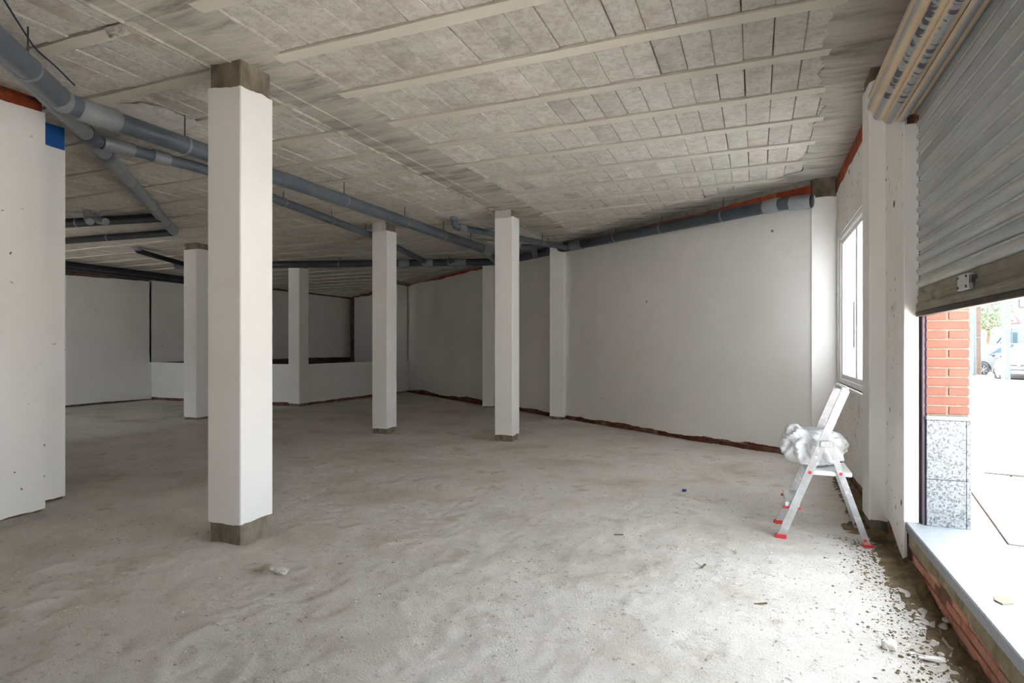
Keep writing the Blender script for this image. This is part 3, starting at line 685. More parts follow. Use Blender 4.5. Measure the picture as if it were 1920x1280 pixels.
# main along the slanted wall and on to the left
m0 = pxf(1522, 377, 7.75); m1 = pxf(1462, 383, 8.05); m2 = pxf(1075, 461, 12.1); m3 = pxf(985, 481, 13.35); m4 = pxf(925, 491, 14.1); m5 = pxf(516, 496, 14.5); m6 = px(330, 498, 3.42)
dm = (m2 - m1).normalized(); dl = (m5 - m4).normalized()
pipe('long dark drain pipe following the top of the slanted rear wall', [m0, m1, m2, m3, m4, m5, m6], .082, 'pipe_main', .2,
     coup=[(m1 + dm * .0, m1 + dm * .22, 1.1), (m0.lerp(m1, .0), m0.lerp(m1, .65), 1.05), (m2 + dm * .05, m2 + dm * -.32, 1.12), (pxf(875, 492, 14.15), pxf(840, 492.5, 14.2), 1.12) , (pxf(812, 493, 14.2), pxf(792, 493, 14.2), 1.12), (pxf(768, 493.5, 14.25), pxf(748, 494, 14.25), 1.12)],
     clamps=[(m1.lerp(m2, t), dm) for t in (.2, .47, .72)] + [(m2.lerp(m3, .45), m3 - m2), (m4.lerp(m5, .2), dl), (m4.lerp(m5, .7), dl)])
# small drop with elbow
s0 = px(851, 404, 3.575); zs = 3.40
s1 = Vector((s0.x, s0.y, zs)); s2 = pxf(1062, 464, 12.0)
ds = (s2 - s1).normalized()
pipe('small grey drain dropping from the ceiling and bending to the main', [s0, s1, s2], .05, 'pipe', .1, coup=[(s0, s0 + Vector((0, 0, -.07)), 1.2), (s1 + ds * .1, s1 + ds * .24, 1.2)], clamps=[(s1.lerp(s2, t), ds) for t in (.33, .75)])
e0 = Vector((*(pxf(998, 470, 12.9)).xy, 3.56)); e1 = pxf(998, 466, 12.9); e2 = pxf(975, 470, 13.2)
pipe('short grey elbow piece beside the top of the right-of-centre free column', [pxf(978, 464, 12.6), pxf(1000, 464, 12.6), pxf(1004, 480, 13.0)], .06, 'pipe', .08)
# dark pipes in the far left room
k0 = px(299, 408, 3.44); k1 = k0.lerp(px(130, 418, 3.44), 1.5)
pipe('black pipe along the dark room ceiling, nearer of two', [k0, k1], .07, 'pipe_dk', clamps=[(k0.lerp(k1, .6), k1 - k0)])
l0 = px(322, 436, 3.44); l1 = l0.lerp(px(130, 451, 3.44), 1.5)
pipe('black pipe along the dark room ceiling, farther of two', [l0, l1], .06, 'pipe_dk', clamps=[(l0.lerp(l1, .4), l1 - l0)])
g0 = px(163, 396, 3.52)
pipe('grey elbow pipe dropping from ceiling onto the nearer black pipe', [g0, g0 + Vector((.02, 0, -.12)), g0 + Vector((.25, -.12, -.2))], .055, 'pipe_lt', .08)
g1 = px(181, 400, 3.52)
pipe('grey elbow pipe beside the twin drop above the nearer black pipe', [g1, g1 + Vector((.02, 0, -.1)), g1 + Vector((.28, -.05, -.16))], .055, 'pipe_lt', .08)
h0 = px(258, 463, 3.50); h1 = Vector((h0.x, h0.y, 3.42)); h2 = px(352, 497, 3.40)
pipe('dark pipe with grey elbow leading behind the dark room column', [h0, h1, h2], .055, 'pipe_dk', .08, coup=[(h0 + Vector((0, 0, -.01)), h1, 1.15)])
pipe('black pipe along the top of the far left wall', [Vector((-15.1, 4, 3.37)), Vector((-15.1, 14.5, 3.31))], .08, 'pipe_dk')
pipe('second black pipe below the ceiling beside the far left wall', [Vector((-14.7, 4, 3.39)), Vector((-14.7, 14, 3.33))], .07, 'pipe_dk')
# loose cable on the ceiling
cp = [px(x, y, 3.54) for x, y in ((3, -8), (30, 36), (66, 92), (100, 120), (140, 160))]
tag(MB().tube(fillet(cp, .1), .006, 6).build('loose_cable', M['cable'], None, True), 'thin dark blue cable hanging along the ceiling at upper left', 'cable')

# ================================================================== STEP LADDER
YL0, YL1 = 5.08, 5.53
ld = empty('step_ladder', (.45, 5.3, 0), 'aluminium folding step ladder with red feet beside the window wall', 'ladder')
fA, tA = Vector((.165, 0, .01)), Vector((.600, 0, 1.145))
pv = fA.lerp(tA, .655); fB = Vector((.74, 0, .01))
for y in (YL0, YL1):
    z_ = fz(.2, y)
    rl = MB().bar(fA + Vector((0, y, z_)), tA + Vector((0, y, 0)), .024, .056, (1, 0, 0)).build('front_rail', M['alu'], ld)
    dirA = (tA - fA).normalized()
    MB().bbox(.125, .205, y - .02, y + .02, z_ - .012, z_ + .03, .006).build('rubber_foot', M['red'], rl)
    p = fA.lerp(tA, .455) + Vector((0, y - .016, 0)); MB().tube([p, p + Vector((0, .012, 0))], .013, 12).build('red_cap', M['red'], rl)
    q = pv + Vector((.05, y, -.02)); dB = (fB - q.xyz + Vector((0, y, 0))).normalized()
    lg = MB().bar(q, fB + Vector((0, y, z_)), .022, .042, (1, 0, 0)).build('rear_leg', M['alu'], ld)
    MB().bbox(fB.x - .03, fB.x + .035, y - .018, y + .018, z_ - .012, z_ + .02, .005).build('rubber_foot', M['red'], lg)
    for t in (.28, .93):
        p = q.lerp(fB + Vector((0, y, 0)), t) + Vector((0, -.016, 0)); MB().tube([p, p + Vector((0, .01, 0))], .012, 12).build('red_cap', M['red'], lg)
    MB().bbox(pv.x - .02, pv.x + .07, y - .017, y - .012, pv.z - .035, pv.z + .015, .003).build('hinge_plate', M['alu'], ld)
    for dx, dz in ((-.005, .0), (.05, .012)):
        p = pv + Vector((dx, y - .022, dz)); MB().tube([p, p + Vector((0, .006, 0))], .012, 10).build('rivet', M['alu'], ld)
for zz, dpt in ((.27, .08),):
    t = (zz - fA.z) / (tA.z - fA.z); c = fA.lerp(tA, t)
    st = MB().bbox(c.x - .07, c.x + .03, YL0 + .012, YL1 - .012, zz - .018, zz + .018, .005).build('step', M['alu_st'], ld)
    for y in (YL0 + .016, YL1 - .016): MB().bbox(c.x - .085, c.x + .04, y - .012, y + .012, zz - .03, zz - .014, .003).build('step_cap', M['red'], st)
MB().bbox(.34, .645, YL0 + .012, YL1 - .012, .505, .54, .006).build('platform', M['alu_st'], ld)
MB().tube([Vector((tA.x, YL0, tA.z)), Vector((tA.x, YL1, tA.z))], .014, 10).build('top_bar', M['alu'], ld, True)
for y in (YL0, YL1): MB().bbox(tA.x - .03, tA.x + .02, y - .016, y + .016, tA.z - .02, tA.z + .02, .006).build('end_cap', M['alu_st'], ld)
# ---- plastic bag on the platform
bm = bmesh.new(); bmesh.ops.create_icosphere(bm, subdivisions=5, radius=1)
P = np.array([v.co[:] for v in bm.verts])
def n3(p, s, k): return vnoise(p[:, 0] + .37 * p[:, 2], p[:, 1] + .61 * p[:, 2], s, k)
th = 1 + .12 * n3(P, 1.4, 21)
cre = np.abs(n3(P, 2.6, 22)) + .8 * np.abs(n3(P, 5.5, 23)) + .45 * np.abs(n3(P, 11, 24)) + .2 * np.abs(n3(P, 24, 25))
Rr = th - .21 * cre + .10
Q = P * Rr[:, None] * np.array([.235, .185, .165])
up = np.clip(P[:, 2], 0, 1)
Q[:, 0] -= .10 * up ** 2 * np.where(P[:, 0] < .2, 1, .2)               # mouth pulled to the left
Q[:, 2] += .05 * np.clip(-P[:, 0], 0, 1) * up
Q[:, 2] = np.maximum(Q[:, 2], -.115 + .012 * n3(P, 5, 31) - .09 * np.clip(-P[:, 0] - .55, 0, 1))
for v, q in zip(bm.verts, Q): v.co = q
me = bpy.data.meshes.new('plastic_bag'); bm.to_mesh(me); bm.free(); me.materials.append(M['bag'])
me.polygons.foreach_set('use_smooth', [True] * len(me.polygons))
bag = link('plastic_bag', me, None, (.425, 5.33, .672)); tag(bag, 'crumpled white plastic bag lying on the ladder platform', 'bag')

# ================================================================== FLOOR DEBRIS
def pebbles(name, pts, mt, label, smin, smax, seed, flat=.6):
    r = np.random.default_rng(seed); base = np.array([(1, 0, 0), (-1, 0, 0), (0, 1, 0), (0, -1, 0), (0, 0, 1), (0, 0, -1)], float)
    fc = np.array([(0, 2, 4), (2, 1, 4), (1, 3, 4), (3, 0, 4), (2, 0, 5), (1, 2, 5), (3, 1, 5), (0, 3, 5)])
    n = len(pts); s = smin + (smax - smin) * r.uniform(0, 1, n) ** 3
    V = base[None] * s[:, None, None] * r.uniform(.6, 1.3, (n, 6, 3)); a = r.uniform(0, 6.28, n)
    ca, sa = np.cos(a)[:, None], np.sin(a)[:, None]
    Vx = V[..., 0] * ca - V[..., 1] * sa; Vy = V[..., 0] * sa + V[..., 1] * ca
    hz = floor_h(pts[:, 0], pts[:, 1])
    Vv = np.stack([Vx + pts[:, 0:1], Vy + pts[:, 1:2], V[..., 2] * flat + hz[:, None] + s[:, None] * .25], -1).reshape(-1, 3)
    Ff = (fc[None] + 6 * np.arange(n)[:, None, None]).reshape(-1, 3)
    me = bpy.data.meshes.new(name); me.from_pydata(Vv.tolist(), [], Ff.tolist()); me.materials.append(mt)
    o = link(name, me); return tag(o, label, 'debris', kind='stuff')
r = np.random.default_rng(11)
pts = np.stack([r.uniform(-5.5, .85, 11000), 1.1 + 8 * r.uniform(0, 1, 11000) ** 1.6], 1)
ok = np.array([(Vector(p) - SWA).dot(SWN) > .15 for p in pts]); pts = pts[(vnoise(pts[:, 0], pts[:, 1], .9, 41) > -.35) & ok]
pebbles('gravel_debris', pts, M['pebble'], 'loose grey grit and gravel scattered over the floor', .002, .011, 1, .35)
pts = np.stack([.84 - np.abs(r.normal(0, .45, 2400)), r.uniform(1.3, 4.9, 2400)], 1); pts = pts[vnoise(pts[:, 0], pts[:, 1], 3.2, 43) > .0]
pebbles('plaster_crumbs', pts, M['crumb'], 'white plaster crumbs scattered near the shutter parapet', .002, .014, 2, .45)
pts = np.stack([r.uniform(-5.5, .6, 1100), r.uniform(1.2, 8, 1100)], 1)
pebbles('plaster_flecks', pts, M['crumb'], 'white plaster flecks sprinkled across the open floor', .003, .010, 3)
pts = np.stack([.80 - np.abs(r.normal(0, .13, 2600)), r.uniform(1.3, 5.3, 2600)], 1)
pebbles('soil_crumbs', pts, M['soil'], 'brown soil crumbs spilling from the heap along the right wall', .002, .012, 4)
# soil heap along the facade foot
n = 150; V = []; Fc = []; rs = np.random.default_rng(5); m_ = 9; yl = np.linspace(1.5, 8.5, n); wv = np.where(yl < 4.3, .13, .18) + jag(n, .08, 61); hv = np.where(yl < 4.3, .022, .05) + jag(n, .02, 62)
for i in range(n):
    xr = .93 if yl[i] < 5.42 or yl[i] > 5.77 else .80
    for j in range(m_):
        t = j / (m_ - 1); x = xr - .002 - wv[i] * (1 - t); hh = hv[i] * t ** 1.4
        V.append((x, yl[i], floor_h(np.array([x]), np.array([yl[i]]))[0] - .004 + hh + (rs.uniform(-.014, .014) if 0 < j else -.01)))
for i in range(n - 1):
    for j in range(m_ - 1): Fc.append((i * m_ + j, i * m_ + j + 1, (i + 1) * m_ + j + 1, (i + 1) * m_ + j))
so = MB().add(V, Fc).build('soil_heap', M['soil'], None, True); tag(so, 'dark soil and rubble heaped along the foot of the right wall', 'soil', kind='stuff')
def lump(name, x, y, s, mt, label, cat, seed, sq=.6, loc=None):
    bm = bmesh.new(); bmesh.ops.create_icosphere(bm, subdivisions=3, radius=1); r = random.Random(seed)
    P = np.array([v.co[:] for v in bm.verts]); k = 1 + .25 * n3(P, 1.7, seed) + .14 * n3(P, 4, seed + 1)
    for v, p, q in zip(bm.verts, P, k): v.co = (p[0] * s[0] * q, p[1] * s[1] * q, max(p[2] * s[2] * q, -s[2] * .4))
    me = bpy.data.meshes.new(name); bm.to_mesh(me); bm.free(); me.materials.append(mt)
    w = px(x, y, 0) if loc is None else loc
    return tag(link(name, me, None, (w.x, w.y, (fz(w.x, w.y) if loc is None else loc.z) + s[2] * .38)), label, cat)
lump('concrete_lump', 516, 1072, (.10, .055, .035), M['floor'], 'low crusty concrete lump on the floor right of the nearest column', 'lump', 51)
lump('plaster_chunk', 1667, 1214, (.032, .03, .035), M['crumb'], 'white plaster chunk on the floor near the bottom right', 'chunk', 52)
lump('plaster_chunk', 1752, 1240, (.06, .018, .012), M['crumb'], 'long flat white plaster flake below the white chunk', 'chunk', 53)
lump('pebble', 1776, 1166, (.020, .016, .018), M['pebble'], 'upper of two round grey pebbles at the parapet foot', 'pebble', 54, loc=px(1776, 1166, .02))
lump('pebble', 1769, 1177, (.020, .017, .016), M['pebble'], 'lower of two round grey pebbles at the parapet foot', 'pebble', 55, loc=px(1769, 1177, .015))
w = px(1283, 920, .01); tag(MB().tube([(w.x, w.y, 0), (w.x, w.y, .025)], .022, 14).build('bottle_cap', M['cap_blue'], None, True, loc=w), 'small dark blue plastic cap lying on the open floor', 'cap')
w = px(273, 932, .01); tag(MB().bbox(-.06, .06, -.012, .012, -.004, .006, .003).build('plaster_strip', M['crumb'], None, loc=(0, 0, 0)), 'small white strip of plaster left of the nearest column', 'strip').location = (w.x, w.y, fz(w.x, w.y) + .004)
for i, (x, y, a) in enumerate(((1427, 1133, .3), (1320, 1065, 1.2), (1160, 1000, .1))):
    w = px(x, y, .01); o = MB().bar((-.035, 0, 0), (.035, .008, .004), .012, .006).build('wood_splinter', M['soil'], None, loc=(0, 0, 0)); o.location = (w.x, w.y, fz(w.x, w.y) + .004); o.rotation_euler = (0, 0, a)
    tag(o, ['dark splinter on the floor below the ladder', 'dark splinter on bright floor left of the ladder', 'dark splinter in the middle of the open floor'][i], 'splinter')
cpts = [px(x, y, .299) for x, y in ((1863, 1117), (1895, 1121), (1902, 1132), (1880, 1134), (1864, 1126))]
tag(MB().prism(cpts, (0, 0, .006)).build('cardboard_scrap', M['card'], None, fixn=True), 'torn beige cardboard scrap lying on the pale stone sill', 'cardboard')

# ================================================================== OUTSIDE
ZS = .285
sw = MB().add([(1.25, -40, ZS - .02), (60, -40, ZS - .02), (60, 60, ZS - .02), (1.25, 60, ZS - .02)], [(0, 1, 2, 3)])
# pavement edge runs across the view about 25 m away
ce = [cam2w(-20, 25.4, 0), cam2w(60, 25.0, 0)]
q = [Vector((1.25, -40)), Vector((80, -40)), ce[1].xy, ce[0].xy, Vector((1.25, 20))]
q = [cam2w(-3, 25.6, 0).xy, cam2w(60, 25.6, 0).xy, cam2w(60, -30, 0).xy, Vector((1.25, -60)), Vector((1.25, 30))]
pv_ = MB().add([(1.25, -60, ZS - .015), (8.5, -60, ZS - .015), (8.5, (25.6 + 8.5 * SY) / CY, ZS - .015), (1.25, (25.6 + 1.25 * SY) / CY, ZS - .015)], [(0, 1, 2, 3)]).build('ground_sidewalk', M['paver_base'], None)
tag(pv_, 'pale paved sidewalk beyond the shutter', 'sidewalk', kind='structure')
M['plaza'] = mat('plaza', ['#5e5852', '#6a645d'], 4, .95, bump=.3, bscale=30)
pz = MB().add([(8.5, -60, ZS - .015), (70, -60, ZS - .015), (*cam2w(62, 25.6, 0).xy, ZS - .015), (8.5, (25.6 + 8.5 * SY) / CY, ZS - .015)], [(0, 1, 2, 3)]).build('ground_plaza', M['plaza'])
tag(pz, 'wide paved plaza between sidewalk and street', 'plaza', kind='structure')
road = MB().add([(1.25, -60, .12), (160, -60, .12), (160, 160, .12), (1.25, 160, .12)], [(0, 1, 2, 3)]).build('ground_road', M['asphalt'], None)
tag(road, 'pale asphalt street with parked cars', 'street', kind='structure')
cb = MB(); cb.bar(cam2w(1, 25.66, .21), cam2w(60, 25.66, .21), .14, .16).build('trim_1', M['curb'], None).__setitem__('kind', 'structure')
bpy.data.objects['trim_1']['label'] = 'yellowish kerb at the sidewalk edge'; bpy.data.objects['trim_1']['category'] = 'kerb'
# pavers rotated against the facade
ang = math.radians(90 - 30.0) + YAW * 0   # direction of long joints seen towards image right
dirv = cam2w(math.sin(math.radians(30)), math.cos(math.radians(30)), 0).xy.normalized(); prp = Vector((dirv.y, -dirv.x))
pm = []
for v in range(2):
    m2 = MB().bbox(-.194, .194, -.194, .194, -.015, .0, .004); pm.append(mkmesh('paver', m2.V, m2.F, M['paver']))
org = cam2w(5.0, 6.0, 0).xy; cnt = 0; cl = []
for i in range(-60, 60):
    for j in range(-30, 60):
        c = org + dirv * (i * .4) + prp * (j * .4)
        f = -c.x * SY + c.y * CY; r_ = c.x * CY + c.y * SY
        if f < 2.2 or c.x < 1.47: continue
        if .70 < r_ / f < .87 and f < 17: cl.append((f, c))
cl.sort(key=lambda t: t[0])
bed = MB()
for f, c in cl:
    e1, e2 = dirv * .2, prp * .2
    bed.add([(*(c + e1 * a + e2 * b), ZS - .011) for a, b in ((-1, -1), (1, -1), (1, 1), (-1, 1))], [(0, 3, 2, 1)])
M['joint'] = mat('joint', ['#0d0b0a', '#151210'], 8, .95)
tag(bed.build('joint_bed', M['joint'], pv_, fixn=True), kind='stuff')
for f, c in cl[:300]:
    o = link('paver', pm[cnt % 2], pv_, (c.x, c.y, ZS + random.uniform(-.0015, .0015))); o.rotation_euler = (0, 0, math.atan2(dirv.y, dirv.x)); cnt += 1
cpts = [px(x, y, ZS + .004) for x, y in ((1790, 859), (1925, 861), (1925, 894), (1846, 887))]
tag(MB().prism(cpts, (0, 0, .012)).build('utility_cover', M['cover'], None, fixn=True), 'grey concrete cover slab set into the pale paving', 'cover')

def car(name, label, origin, heading, L=4.1, w=.88, h=1.48, scale_front=1, plate=False, group='parked white vehicles'):
    c = empty(name, tuple(origin), label, 'car', None); hd = Vector((heading[0], heading[1], 0)).normalized(); lf = Vector((-hd.y, hd.x, 0))
    def W(x, y, z): return Vector(origin) + hd * x + lf * y + Vector((0, 0, z))
    # stations from front (x = L/2) to back: x, zlow, zbelt, ztop, w_low, w_belt, w_top
    st = [(.5, .32, .56, .60, .62, .62, .50), (.485, .22, .62, .70, .80, .80, .66), (.42, .20, .72, .80, .94, .94, .78), (.33, .20, .84, .90, 1, .98, .82),
          (.23, .20, .92, .97, 1, 1, .84), (.07, .20, .95, 1.36, 1, 1, .74), (-.05, .20, .96, 1.47, 1, 1, .72), (-.22, .20, .98, 1.48, 1, 1, .72), (-.36, .20, 1.02, 1.42, 1, .99, .71), (-.45, .22, 1.03, 1.2, .97, .96, .78), (-.49, .26, .98, 1.02, .9, .9, .8), (-.5, .4, .8, .85, .85, .85, .78)]
    V = []; m_ = 10
    for x, zl, zb, zt, wlo, wb_, wt in st:
        zl, zb, zt = zl * h / 1.48, zb * h / 1.48, zt * h / 1.48; zm = (zl + zb) / 2
        for y, z in ((-wlo * .9, zl), (-wlo * 1.0, zm), (-wb_ * .98, zb), (-wt * .99, zt - .03), (-wt * .8, zt), (wt * .8, zt), (wt * .99, zt - .03), (wb_ * .98, zb), (wlo, zm), (wlo * .9, zl)):
            V.append(W(x * L, y * w, z))
    body, side, ws = [], [], []
    for i in range(len(st) - 1):
        for j in range(m_):
            f = (i * m_ + j, i * m_ + (j + 1) % m_, (i + 1) * m_ + (j + 1) % m_, (i + 1) * m_ + j)
            if j in (2, 6) and 4 <= i <= 8: side.append(f)
            elif j in (3, 4, 5) and i == 4: ws.append(f)
            elif j in (3, 4, 5) and i == 8: ws.append(f)
            else: body.append(f)
    body += [tuple(range(m_)), tuple(range((len(st) - 1) * m_, len(st) * m_))[::-1]]
    MB().add(V, body).build('body', M['carwhite'], c, True, fixn=True)
    def sub(fs, nm):
        ix = sorted({i for f in fs for i in f}); mp = {i: k for k, i in enumerate(ix)}
        MB().add([V[i] for i in ix], [tuple(mp[i] for i in f) for f in fs]).build(nm, M['carglass'], c, fixn=True)
    sub([f for f in side if f[0] % m_ == 2], 'side_window'); sub([f for f in side if f[0] % m_ == 6], 'side_window')
    sub([f for f in ws if f[0] // m_ == 4], 'windshield'); sub([f for f in ws if f[0] // m_ == 8], 'rear_window')
    for s in (-1, 1):
        for i in (5.0, 6.9):      # pillars
            x = L * (.07 if i == 5.0 else -.24)
        MB().bar(W(L * -.06, s * w * .99, .95 * h / 1.48), W(L * -.07, s * w * .72, 1.46 * h / 1.48), .06, .03).build('door_pillar', M['carwhite'], c)
        m3 = MB().bar(W(L * .15, s * w * .98, 1.0), W(L * .13, s * (w + .2), 1.02), .10, .14).build('side_mirror', M['carwhite'], c)
        MB().bar(W(L * .20, s * w * .96, .95), W(L * .15, s * w * 1.01, 1.0), .08, .10).build('mirror_foot', M['black'], c)
        for x in (.31, -.30):
            a = W(L * x, s * (w - .2), .31); b = W(L * x, s * (w + .012), .31)
            MB().tube([a, a.lerp(b, .9), b], [.31, .31, .28], 24).build('tyre', M['tyre'], c, True)
            MB().tube([b - lf * s * .002, b + lf * s * .006], .215, 20).build('wheel_rim', M['black'], c, True)
            sp = MB(); q = b + lf * s * .01
            for k in range(7):
                an = k * 2 * math.pi / 7; e = q + hd * (.2 * math.cos(an)) + Vector((0, 0, .2 * math.sin(an)))
                sp.bar(q, e, .012, .05, tuple(lf))
            sp.build('spoke', M['rim'], c)
            MB().tube([W(L * x + .38 * math.cos(t), s * (w + .004), .31 + .37 * math.sin(t)) for t in np.linspace(.05, 3.09, 12)], .028, 6).build('wheel_arch', M['black'], c, True)
    MB().bar(W(L * .505, -w * .55, .40), W(L * .505, w * .55, .40), .03, .22).build('grille', M['black'], c)
    MB().bar(W(L * .485, -w * .7, .24), W(L * .485, w * .7, .24), .08, .10).build('bumper_lip', M['black'], c)
    for s in (-1, 1): MB().bar(W(L * .478, s * w * .5, .70), W(L * .44, s * w * .86, .76), .05, .11).build('headlight', M['rim'], c)
    bd = MB().bar(W(L * .494, -w * .42, .68), W(L * .494, w * .42, .68), .03, .035).build('badge_bar', M['black'], c)
    MB().tube([W(L * .497, 0, .68), W(L * .505, 0, .68)], .055, 16).build('badge', M['rim'], c, True)
    if plate:
        pc = W(L * .505 + .02, 0, .42); pl = MB().bar(W(L * .505 + .018, -.26, .42), W(L * .505 + .018, .26, .42), .012, .115).build('number_plate', M['plate'], c)
        MB().bar(W(L * .505 + .026, -.26, .42), W(L * .505 + .026, -.215, .42), .004, .113).build('plate_band', M['eu'], pl)
        cu = bpy.data.curves.new('plate_text', 'FONT'); cu.body = '3965 DM'; cu.size = .11; cu.align_x = 'CENTER'; cu.align_y = 'CENTER'; cu.extrude = .002
        to = bpy.data.objects.new('plate_text', cu); COL.objects.link(to); bpy.context.view_layer.update()
        me = bpy.data.meshes.new_from_object(to.evaluated_get(bpy.context.evaluated_depsgraph_get())); bpy.data.objects.remove(to)
        me.materials.clear(); me.materials.append(M['black'])
        xa = -lf if True else lf
        # text X axis must run to the viewer's right: viewer looks along -hd
        R = Matrix((lf, Vector((0, 0, 1)), hd)).transposed()
        if lf.cross(Vector((0, 0, 1))).dot(hd) < 0: R = Matrix((-lf, Vector((0, 0, 1)), hd)).transposed()
        t_ = link('plate_text', me, pl, W(L * .505 + .028, .02, .42)); t_.rotation_euler = R.to_euler()
    return c
fr = cam2w(0, 0, 0)
Rv = Vector((CY, SY)); Fv = Vector((-SY, CY))
cA = cam2w(0, 0, 0)
wheel = at(1842, 27.6, .12)
hdA = -Rv
cenA = Vector((wheel.x, wheel.y, .12)) - Vector((*hdA, 0)) * (.31 * 4.2) + Vector((*Fv, 0)) * .88
car('parked_car', 'white hatchback parked side-on behind the lamp post', cenA, hdA, 4.2, .88, 1.5)
hdB = (-Rv * .80 - Fv * .60).normalized(); frB = at(1910, 22.2, .12)
cenB = Vector((frB.x, frB.y, .12)) - Vector((*hdB, 0)) * 2.0
car('parked_car', 'white car with black grille and number plate, nearest on the street', cenB, hdB, 3.9, .86, 1.46, plate=True)
# van behind
v0 = at(1856, 33.5, .12); van = empty('parked_van', (v0.x, v0.y, .12), 'tall white van standing behind the white hatchback', 'van')
def VW(a, b, z): return v0 + Vector((*(Rv * a + Fv * b), z - .12 + .0))
prof_v = [(0, .35), (0, 1.15), (.35, 1.35), (1.0, 2.2), (1.4, 2.45), (5.2, 2.5), (5.3, 2.3), (5.3, .35)]
MB().prism([VW(a, 0, z + .12) for a, z in prof_v], tuple(Vector((*(Fv * 1.9), 0)))).build('body', M['carwhite'], van, fixn=True)
MB().prism([VW(a, -.01, z + .12) for a, z in ((.45, 1.42), (1.02, 2.12), (1.5, 2.12), (1.5, 1.42))], tuple(Vector((*(Fv * .02), 0)))).build('side_window', M['carglass'], van, fixn=True)
MB().prism([VW(a, .1, z + .12) for a, z in ((.30, 1.40), (.95, 2.21), (1.0, 2.21), (.36, 1.37))], tuple(Vector((*(Fv * 1.7), 0)))).build('windshield', M['carglass'], van, fixn=True)
for a in (.9, 4.4):
    c_ = VW(a, -.01, .45); MB().tube([c_, c_ + Vector((*(Fv * .2), 0))], .33, 20).build('tyre', M['tyre'], van, True)
# poles
def pole(label, x0, x1, ybase, z1, mt, name='street_pole', tilt=0):
    f = (HC - ZS) * F / (ybase - HOR); b = at((x0 + x1) / 2, f, ZS); r = (x1 - x0) / 2 / F * f
    c = empty(name, tuple(b), label, 'pole')
    MB().tube([b, b + Vector((0, 0, 1.2)), b + Vector((*(Rv * tilt), z1))], [r * 1.05, r, r * .95], 16).build('shaft', M[mt], c, True)
    MB().tube([b, b + Vector((0, 0, .05))], r * 1.1, 16).build('base_flange', M[mt], c, True)
    MB().tube([b + Vector((0, 0, 1.55)), b + Vector((0, 0, 1.6))], r * 1.04, 16).build('collar', M['pole'], c, True)
    return c
pole('pale grey metal post right beside the brick pillar', 1820.5, 1829, 703, 4.5, 'pole')
pole('brown wooden post between the grey post and the tree', 1830, 1838.5, 701.8, 4.5, 'pole_br')
pole('tall grey lamp post in front of the white cars', 1879.5, 1892.5, 712, 5.5, 'pole')
# tree
tb = at(1850, 31, .285); tree = empty('orange_tree', tuple(tb), 'small leafy green street tree behind the brown post', 'tree')
MB().tube([tb, tb + Vector((.03, .02, 1.1)), tb + Vector((.1, 0, 2.0)), tb + Vector((.2, .1, 3.0))], [.09, .08, .07, .03], 10).build('trunk', M['bark'], tree, True)
for a in range(5):
    e = tb + Vector((.7 * math.cos(a * 1.3), .7 * math.sin(a * 1.3), 2.9)); MB().tube([tb + Vector((.1, 0, 1.9)), e], [.04, .015], 6).build('branch', M['bark'], tree)
lv = MB(); r = random.Random(4)
for i in range(2600):
    while True:
        p = Vector((r.uniform(-1, 1), r.uniform(-1, 1), r.uniform(-1, 1)))
        if .35 < p.length < 1: break
    p = tb + Vector((p.x * 1.15, p.y * 1.15, 2.85 + p.z * 1.15))
    if p.z < 2.55 and (p - tb).xy.dot(Rv) > .2: continue
    d = Vector((r.uniform(-1, 1), r.uniform(-1, 1), r.uniform(-1, .6))).normalized(); s_ = d.orthogonal().normalized(); l = r.uniform(.09, .15)
    lv.add([p, p + d * l * .5 + s_ * l * .25, p + d * l, p + d * l * .5 - s_ * l * .25], [(0, 1, 2, 3)])
tag(lv.build('foliage', M['leaf'], tree), kind='stuff')
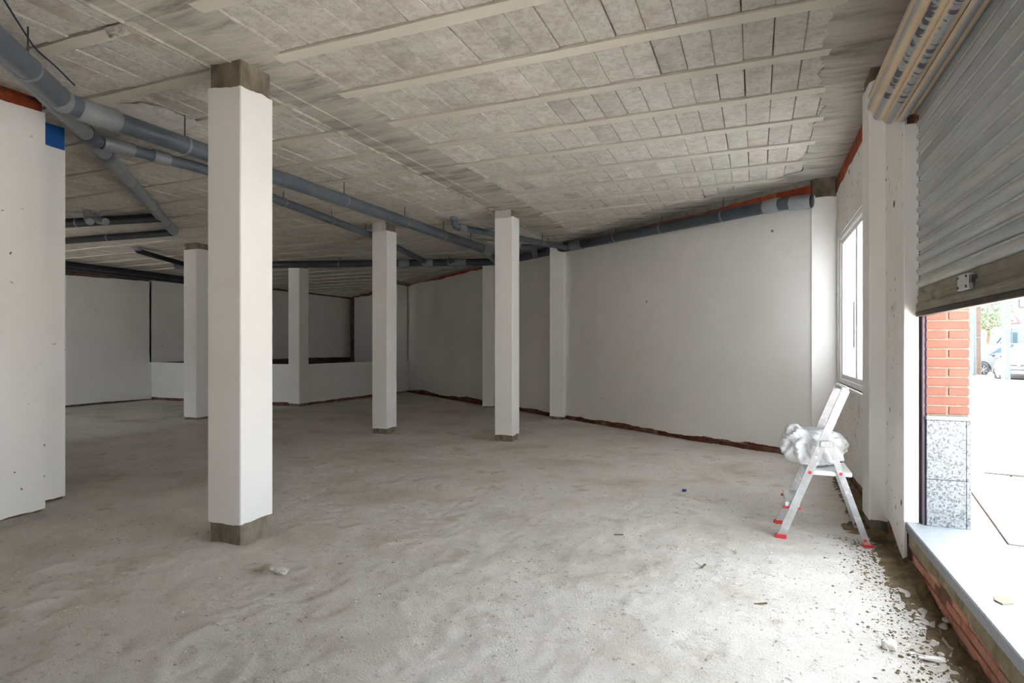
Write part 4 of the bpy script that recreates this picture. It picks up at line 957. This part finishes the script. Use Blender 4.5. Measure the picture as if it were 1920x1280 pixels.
# traffic sign
sb = at(1897, 31, .285); sg = empty('traffic_sign', tuple(sb), 'red-bordered triangular traffic sign behind the lamp post', 'sign')
def SGp(a, z, o=0): return sb + Vector((*(Rv * a - Fv * o), z))
MB().tube([sb, sb + Vector((0, 0, 2.9))], .03, 10).build('post', M['pole'], sg, True)
MB().prism([SGp(-.40, 2.32, .04), SGp(.40, 2.32, .04), SGp(0, 3.0, .04)], tuple(Vector((*(-Fv * .02), 0)))).build('red_border', M['signred'], sg, fixn=True)
MB().prism([SGp(-.25, 2.40, .065), SGp(.25, 2.40, .065), SGp(0, 2.83, .065)], tuple(Vector((*(-Fv * .006), 0)))).build('sign_face', M['plate'], sg, fixn=True)
MB().prism([SGp(-.10, 2.45, .075), SGp(.10, 2.45, .075), SGp(.04, 2.56, .075), SGp(-.06, 2.55, .075)], tuple(Vector((*(-Fv * .004), 0)))).build('sign_symbol', M['black'], sg, fixn=True)
MB().prism([SGp(-.2, 2.12, .04), SGp(.25, 2.12, .04), SGp(.25, 2.26, .04), SGp(-.2, 2.26, .04)], tuple(Vector((*(-Fv * .02), 0)))).build('sub_plate', M['plate'], sg, fixn=True)
# houses across the street
def house(label, xa, xb, f, hgt, mt, wins, doors=()):
    a = at(xa, f, .12); b = at(xb, f, .12); c = empty('house', tuple(a), label, 'building')
    MB().prism([a, b, b + Vector((*(Fv * 8), 0)), a + Vector((*(Fv * 8), 0))], (0, 0, hgt)).build('wall', M[mt], c, fixn=True)
    for x0, x1, ya, yb, wm in wins:
        p = [pxf(x0, yb, f - .06), pxf(x1, yb, f - .06), pxf(x1, ya, f - .06), pxf(x0, ya, f - .06)]
        wnd = MB().prism(p, tuple(Vector((*(Fv * .08), 0)))).build('window', M[wm], c, fixn=True)
    e = MB().bar(a + Vector((0, 0, hgt)) - Vector((*(Fv * .2), 0)), b + Vector((0, 0, hgt)) - Vector((*(Fv * .2), 0)), .5, .2).build('eave', M['render_white'], c)
    return c
house('cream rendered house behind the tree and van', 1690, 1892, 46, 7.5, 'render_cream', [(1863, 1867, 588, 612, 'pole_br'), (1840, 1856, 560, 590, 'winglass')])
house('white rendered house behind the traffic sign', 1899, 2300, 44, 7.5, 'render_white', [(1895, 1903, 560, 582, 'winglass'), (1912, 1960, 540, 575, 'winglass'), (2000, 2040, 540, 600, 'winglass')])
